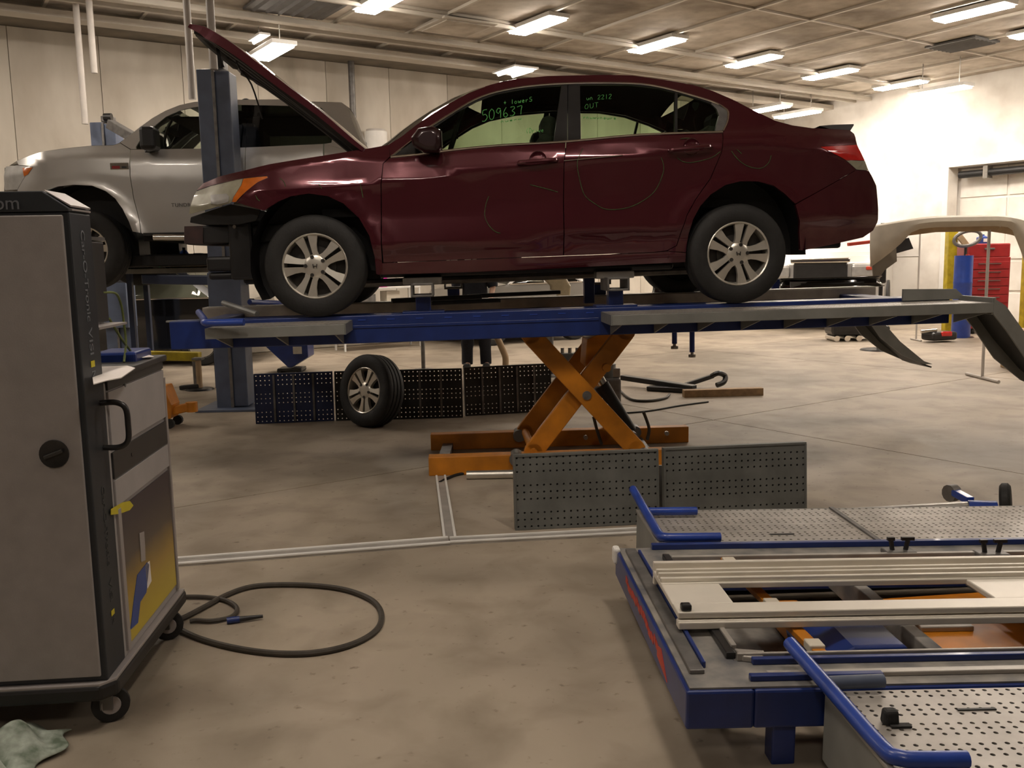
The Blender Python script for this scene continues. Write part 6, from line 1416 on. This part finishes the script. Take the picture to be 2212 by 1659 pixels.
for k in range(5): d_ = MB().box((0,-0.006,zm-0.14-k*0.15),(0.70,0.02,0.13)).build('drawer','red_box',t,bevel=0.006); MB().box((0,-0.022,zm-0.11-k*0.15),(0.4,0.02,0.015)).build('drawer_pull','steel',d_)
MB().box((0,0.01,(zt+zm)/2+0.03),(0.18,0.03,0.03)).build('latch','dull_steel',t,bevel=0.006)
for x in (-0.22,0.22):
    for y in (0.06,0.44): MB().cyl((x-0.02,y,0.05),(x+0.02,y,0.05),0.05,12).build('castor','rubber',t,smooth=True)
t2 = thing('oil_jug','blue plastic jug standing on the red tool chest','jug',Matrix.Translation((c.x-0.03,c.y+0.22,zt)))
MB().lathe([(0.001,0),(0.10,0.0),(0.105,0.03),(0.10,0.11),(0.05,0.14),(0.03,0.145),(0.03,0.165),(0.001,0.166)],(0,0,0),(0,0,1),16).build('jug','bottle_blue',t2,smooth=True); MB().box((0.0,-0.104,0.06),(0.07,0.01,0.06)).build('label','white',t2,bevel=0.003)
c3 = ony(2080,608,16.0); t = thing('blue_drum','blue drum standing beside the red tool chest','drum',Matrix.Translation((c3.x,c3.y,0)))
zt3 = ony(2080,552,16.0).z; MB().lathe([(0.001,0),(0.15,0),(0.155,0.02),(0.15,zt3*0.33),(0.156,zt3*0.34),(0.15,zt3*0.36),(0.15,zt3*0.66),(0.156,zt3*0.67),(0.15,zt3*0.69),(0.15,zt3),(0.001,zt3)],(0,0,0),(0,0,1),20).build('barrel','blue_bright',t,smooth=True); MB().cyl((0.06,0,zt3),(0.06,0,zt3+0.02),0.03,10).build('cap','red_part',t)
# yellow posts with tan arm and grey ring behind
for px,lab in ((2053,'yellow lift post rising left of the tan swing arm'),(2222,'yellow lift post standing right of the red tool chest')):
    c4 = ony(px,560,16.9); z4 = ony(px,488,16.9).z; t = thing('yellow_post',lab,'lift post',Matrix.Translation((c4.x,c4.y,0))); MB().box((0,0,z4/2),(0.16,0.16,z4)).build('column','yellow_arm',t,bevel=0.01); MB().box((0,0,0.012),(0.36,0.36,0.024)).build('base_plate','yellow_arm',t)
    if px < 2100: MB().bar((0.05,-0.12,z4-0.14),(0.30,-0.2,z4-0.50),0.10,0.10).build('swing_arm','tan',t,bevel=0.01)
c5 = ony(2090,515,16.0); t = thing('wheel_trim','grey loop-shaped trim ring leaning over the red chest','car part',Matrix.Translation((c5.x,c5.y,0)))
rr = [(0.22*math.cos(a)+0.06*math.sin(a),0.0,c5.z+0.13*math.sin(a)) for a in [2*math.pi*k/24 for k in range(25)]]
MB().tube(rr,0.03,8).build('ring','dull_steel',t,smooth=True); MB().cyl((0,0.05,0),(0,0.05,c5.z-0.12),0.025,8).build('stand_pole','satin_black',t,smooth=True); MB().lathe([(0.001,0.02),(0.18,0.015),(0.2,0.0)],(0,0.05,0),(0,0,1),16).build('stand_foot','satin_black',t,smooth=True)
# black pole with orange bar, folded dark panel
c6 = ony(1903,600,14.2); z6 = ony(1903,482,14.2).z; t = thing('tool_stand','tall black pole stand with an orange-red bar near the boot','stand',Matrix.Translation((c6.x,c6.y,0)))
MB().cyl((0,0,0.02),(0,0,z6),0.03,10).build('pole','satin_black',t,smooth=True); MB().box((0,0,z6-0.55),(0.14,0.10,0.72)).build('grip','satin_black',t,bevel=0.03); MB().lathe([(0.001,0.03),(0.26,0.02),(0.28,0.0)],(0,0,0),(0,0,1),18).build('foot','satin_black',t,smooth=True)
a, b = ony(1832,528,14.1), ony(1900,520,14.1); MB(Matrix.Translation((-c6.x,-c6.y,0))).bar(a,b,0.10,0.05).build('bar','red_part',t,bevel=0.01)
c7 = ony(1945,535,15.6); z7 = c7.z; t = thing('parts_rack','thin wire rack holding a dark folded panel by the white wall','rack',Matrix.Translation((c7.x,c7.y,0)))
for x in (-0.32,0.32): MB().cyl((x,0,0),(x,0,z7+0.35),0.015,8).build('leg','pipe_white',t,smooth=True); MB().cyl((x,-0.2,0.015),(x,0.2,0.015),0.015,8).build('foot','pipe_white',t,smooth=True)
MB().cyl((-0.32,0,z7-0.15),(0.32,0,z7-0.15),0.012,8).build('rung','pipe_white',t,smooth=True); MB().cyl((-0.32,0,z7+0.3),(0.32,0,z7+0.3),0.012,8).build('rung','pipe_white',t,smooth=True)
MB().prism([(-0.18,-0.12),(0.20,-0.02),(0.12,0.16),(-0.10,0.12)], lambda u,v: (u,-0.04,z7+v), lambda u,v: (u,-0.02,z7+v)).build('folded_panel','satin_black',t)
c8 = onz(1838,737); t = thing('floor_scrubber','dark low machine on chrome rollers standing on the floor behind the ramps','machine',Matrix.Translation(c8))
MB().box((0,0.2,0.22),(0.66,0.5,0.26)).build('body','satin_black',t,bevel=0.08); MB().box((0.45,0.25,0.16),(0.5,0.4,0.18)).build('tray','satin_black',t,bevel=0.05)
for x in (-0.26,-0.08,0.12): MB().cyl((x,-0.06,0.05),(x,0.4,0.05),0.05,12).build('roller','chrome',t,smooth=True)
c9 = onz(2028,738); t = thing('parts_heap','red and chrome scrap lamp lying on the floor behind the far ramp','car part',Matrix.Translation(c9))
MB().box((0,0,0.10),(0.5,0.3,0.14),Matrix.Rotation(0.3,3,'Z')).build('housing','satin_black',t,bevel=0.04); MB().box((0.05,-0.15,0.14),(0.18,0.06,0.08)).build('lens','red_lens',t,bevel=0.02); MB().cyl((-0.35,-0.1,0.18),(-0.1,-0.12,0.2),0.03,10).build('trim','chrome',t,smooth=True)

c = onz(2240,800); t = thing('cardboard_box','brown cardboard carton on the floor beyond the near ramp','box',Matrix.Translation(c))
MB().box((0,0.2,0.25),(0.5,0.4,0.5)).build('carton','cardboard',t,bevel=0.008); MB().box((0,0.2,0.501),(0.5,0.05,0.003)).build('tape','tan',t)
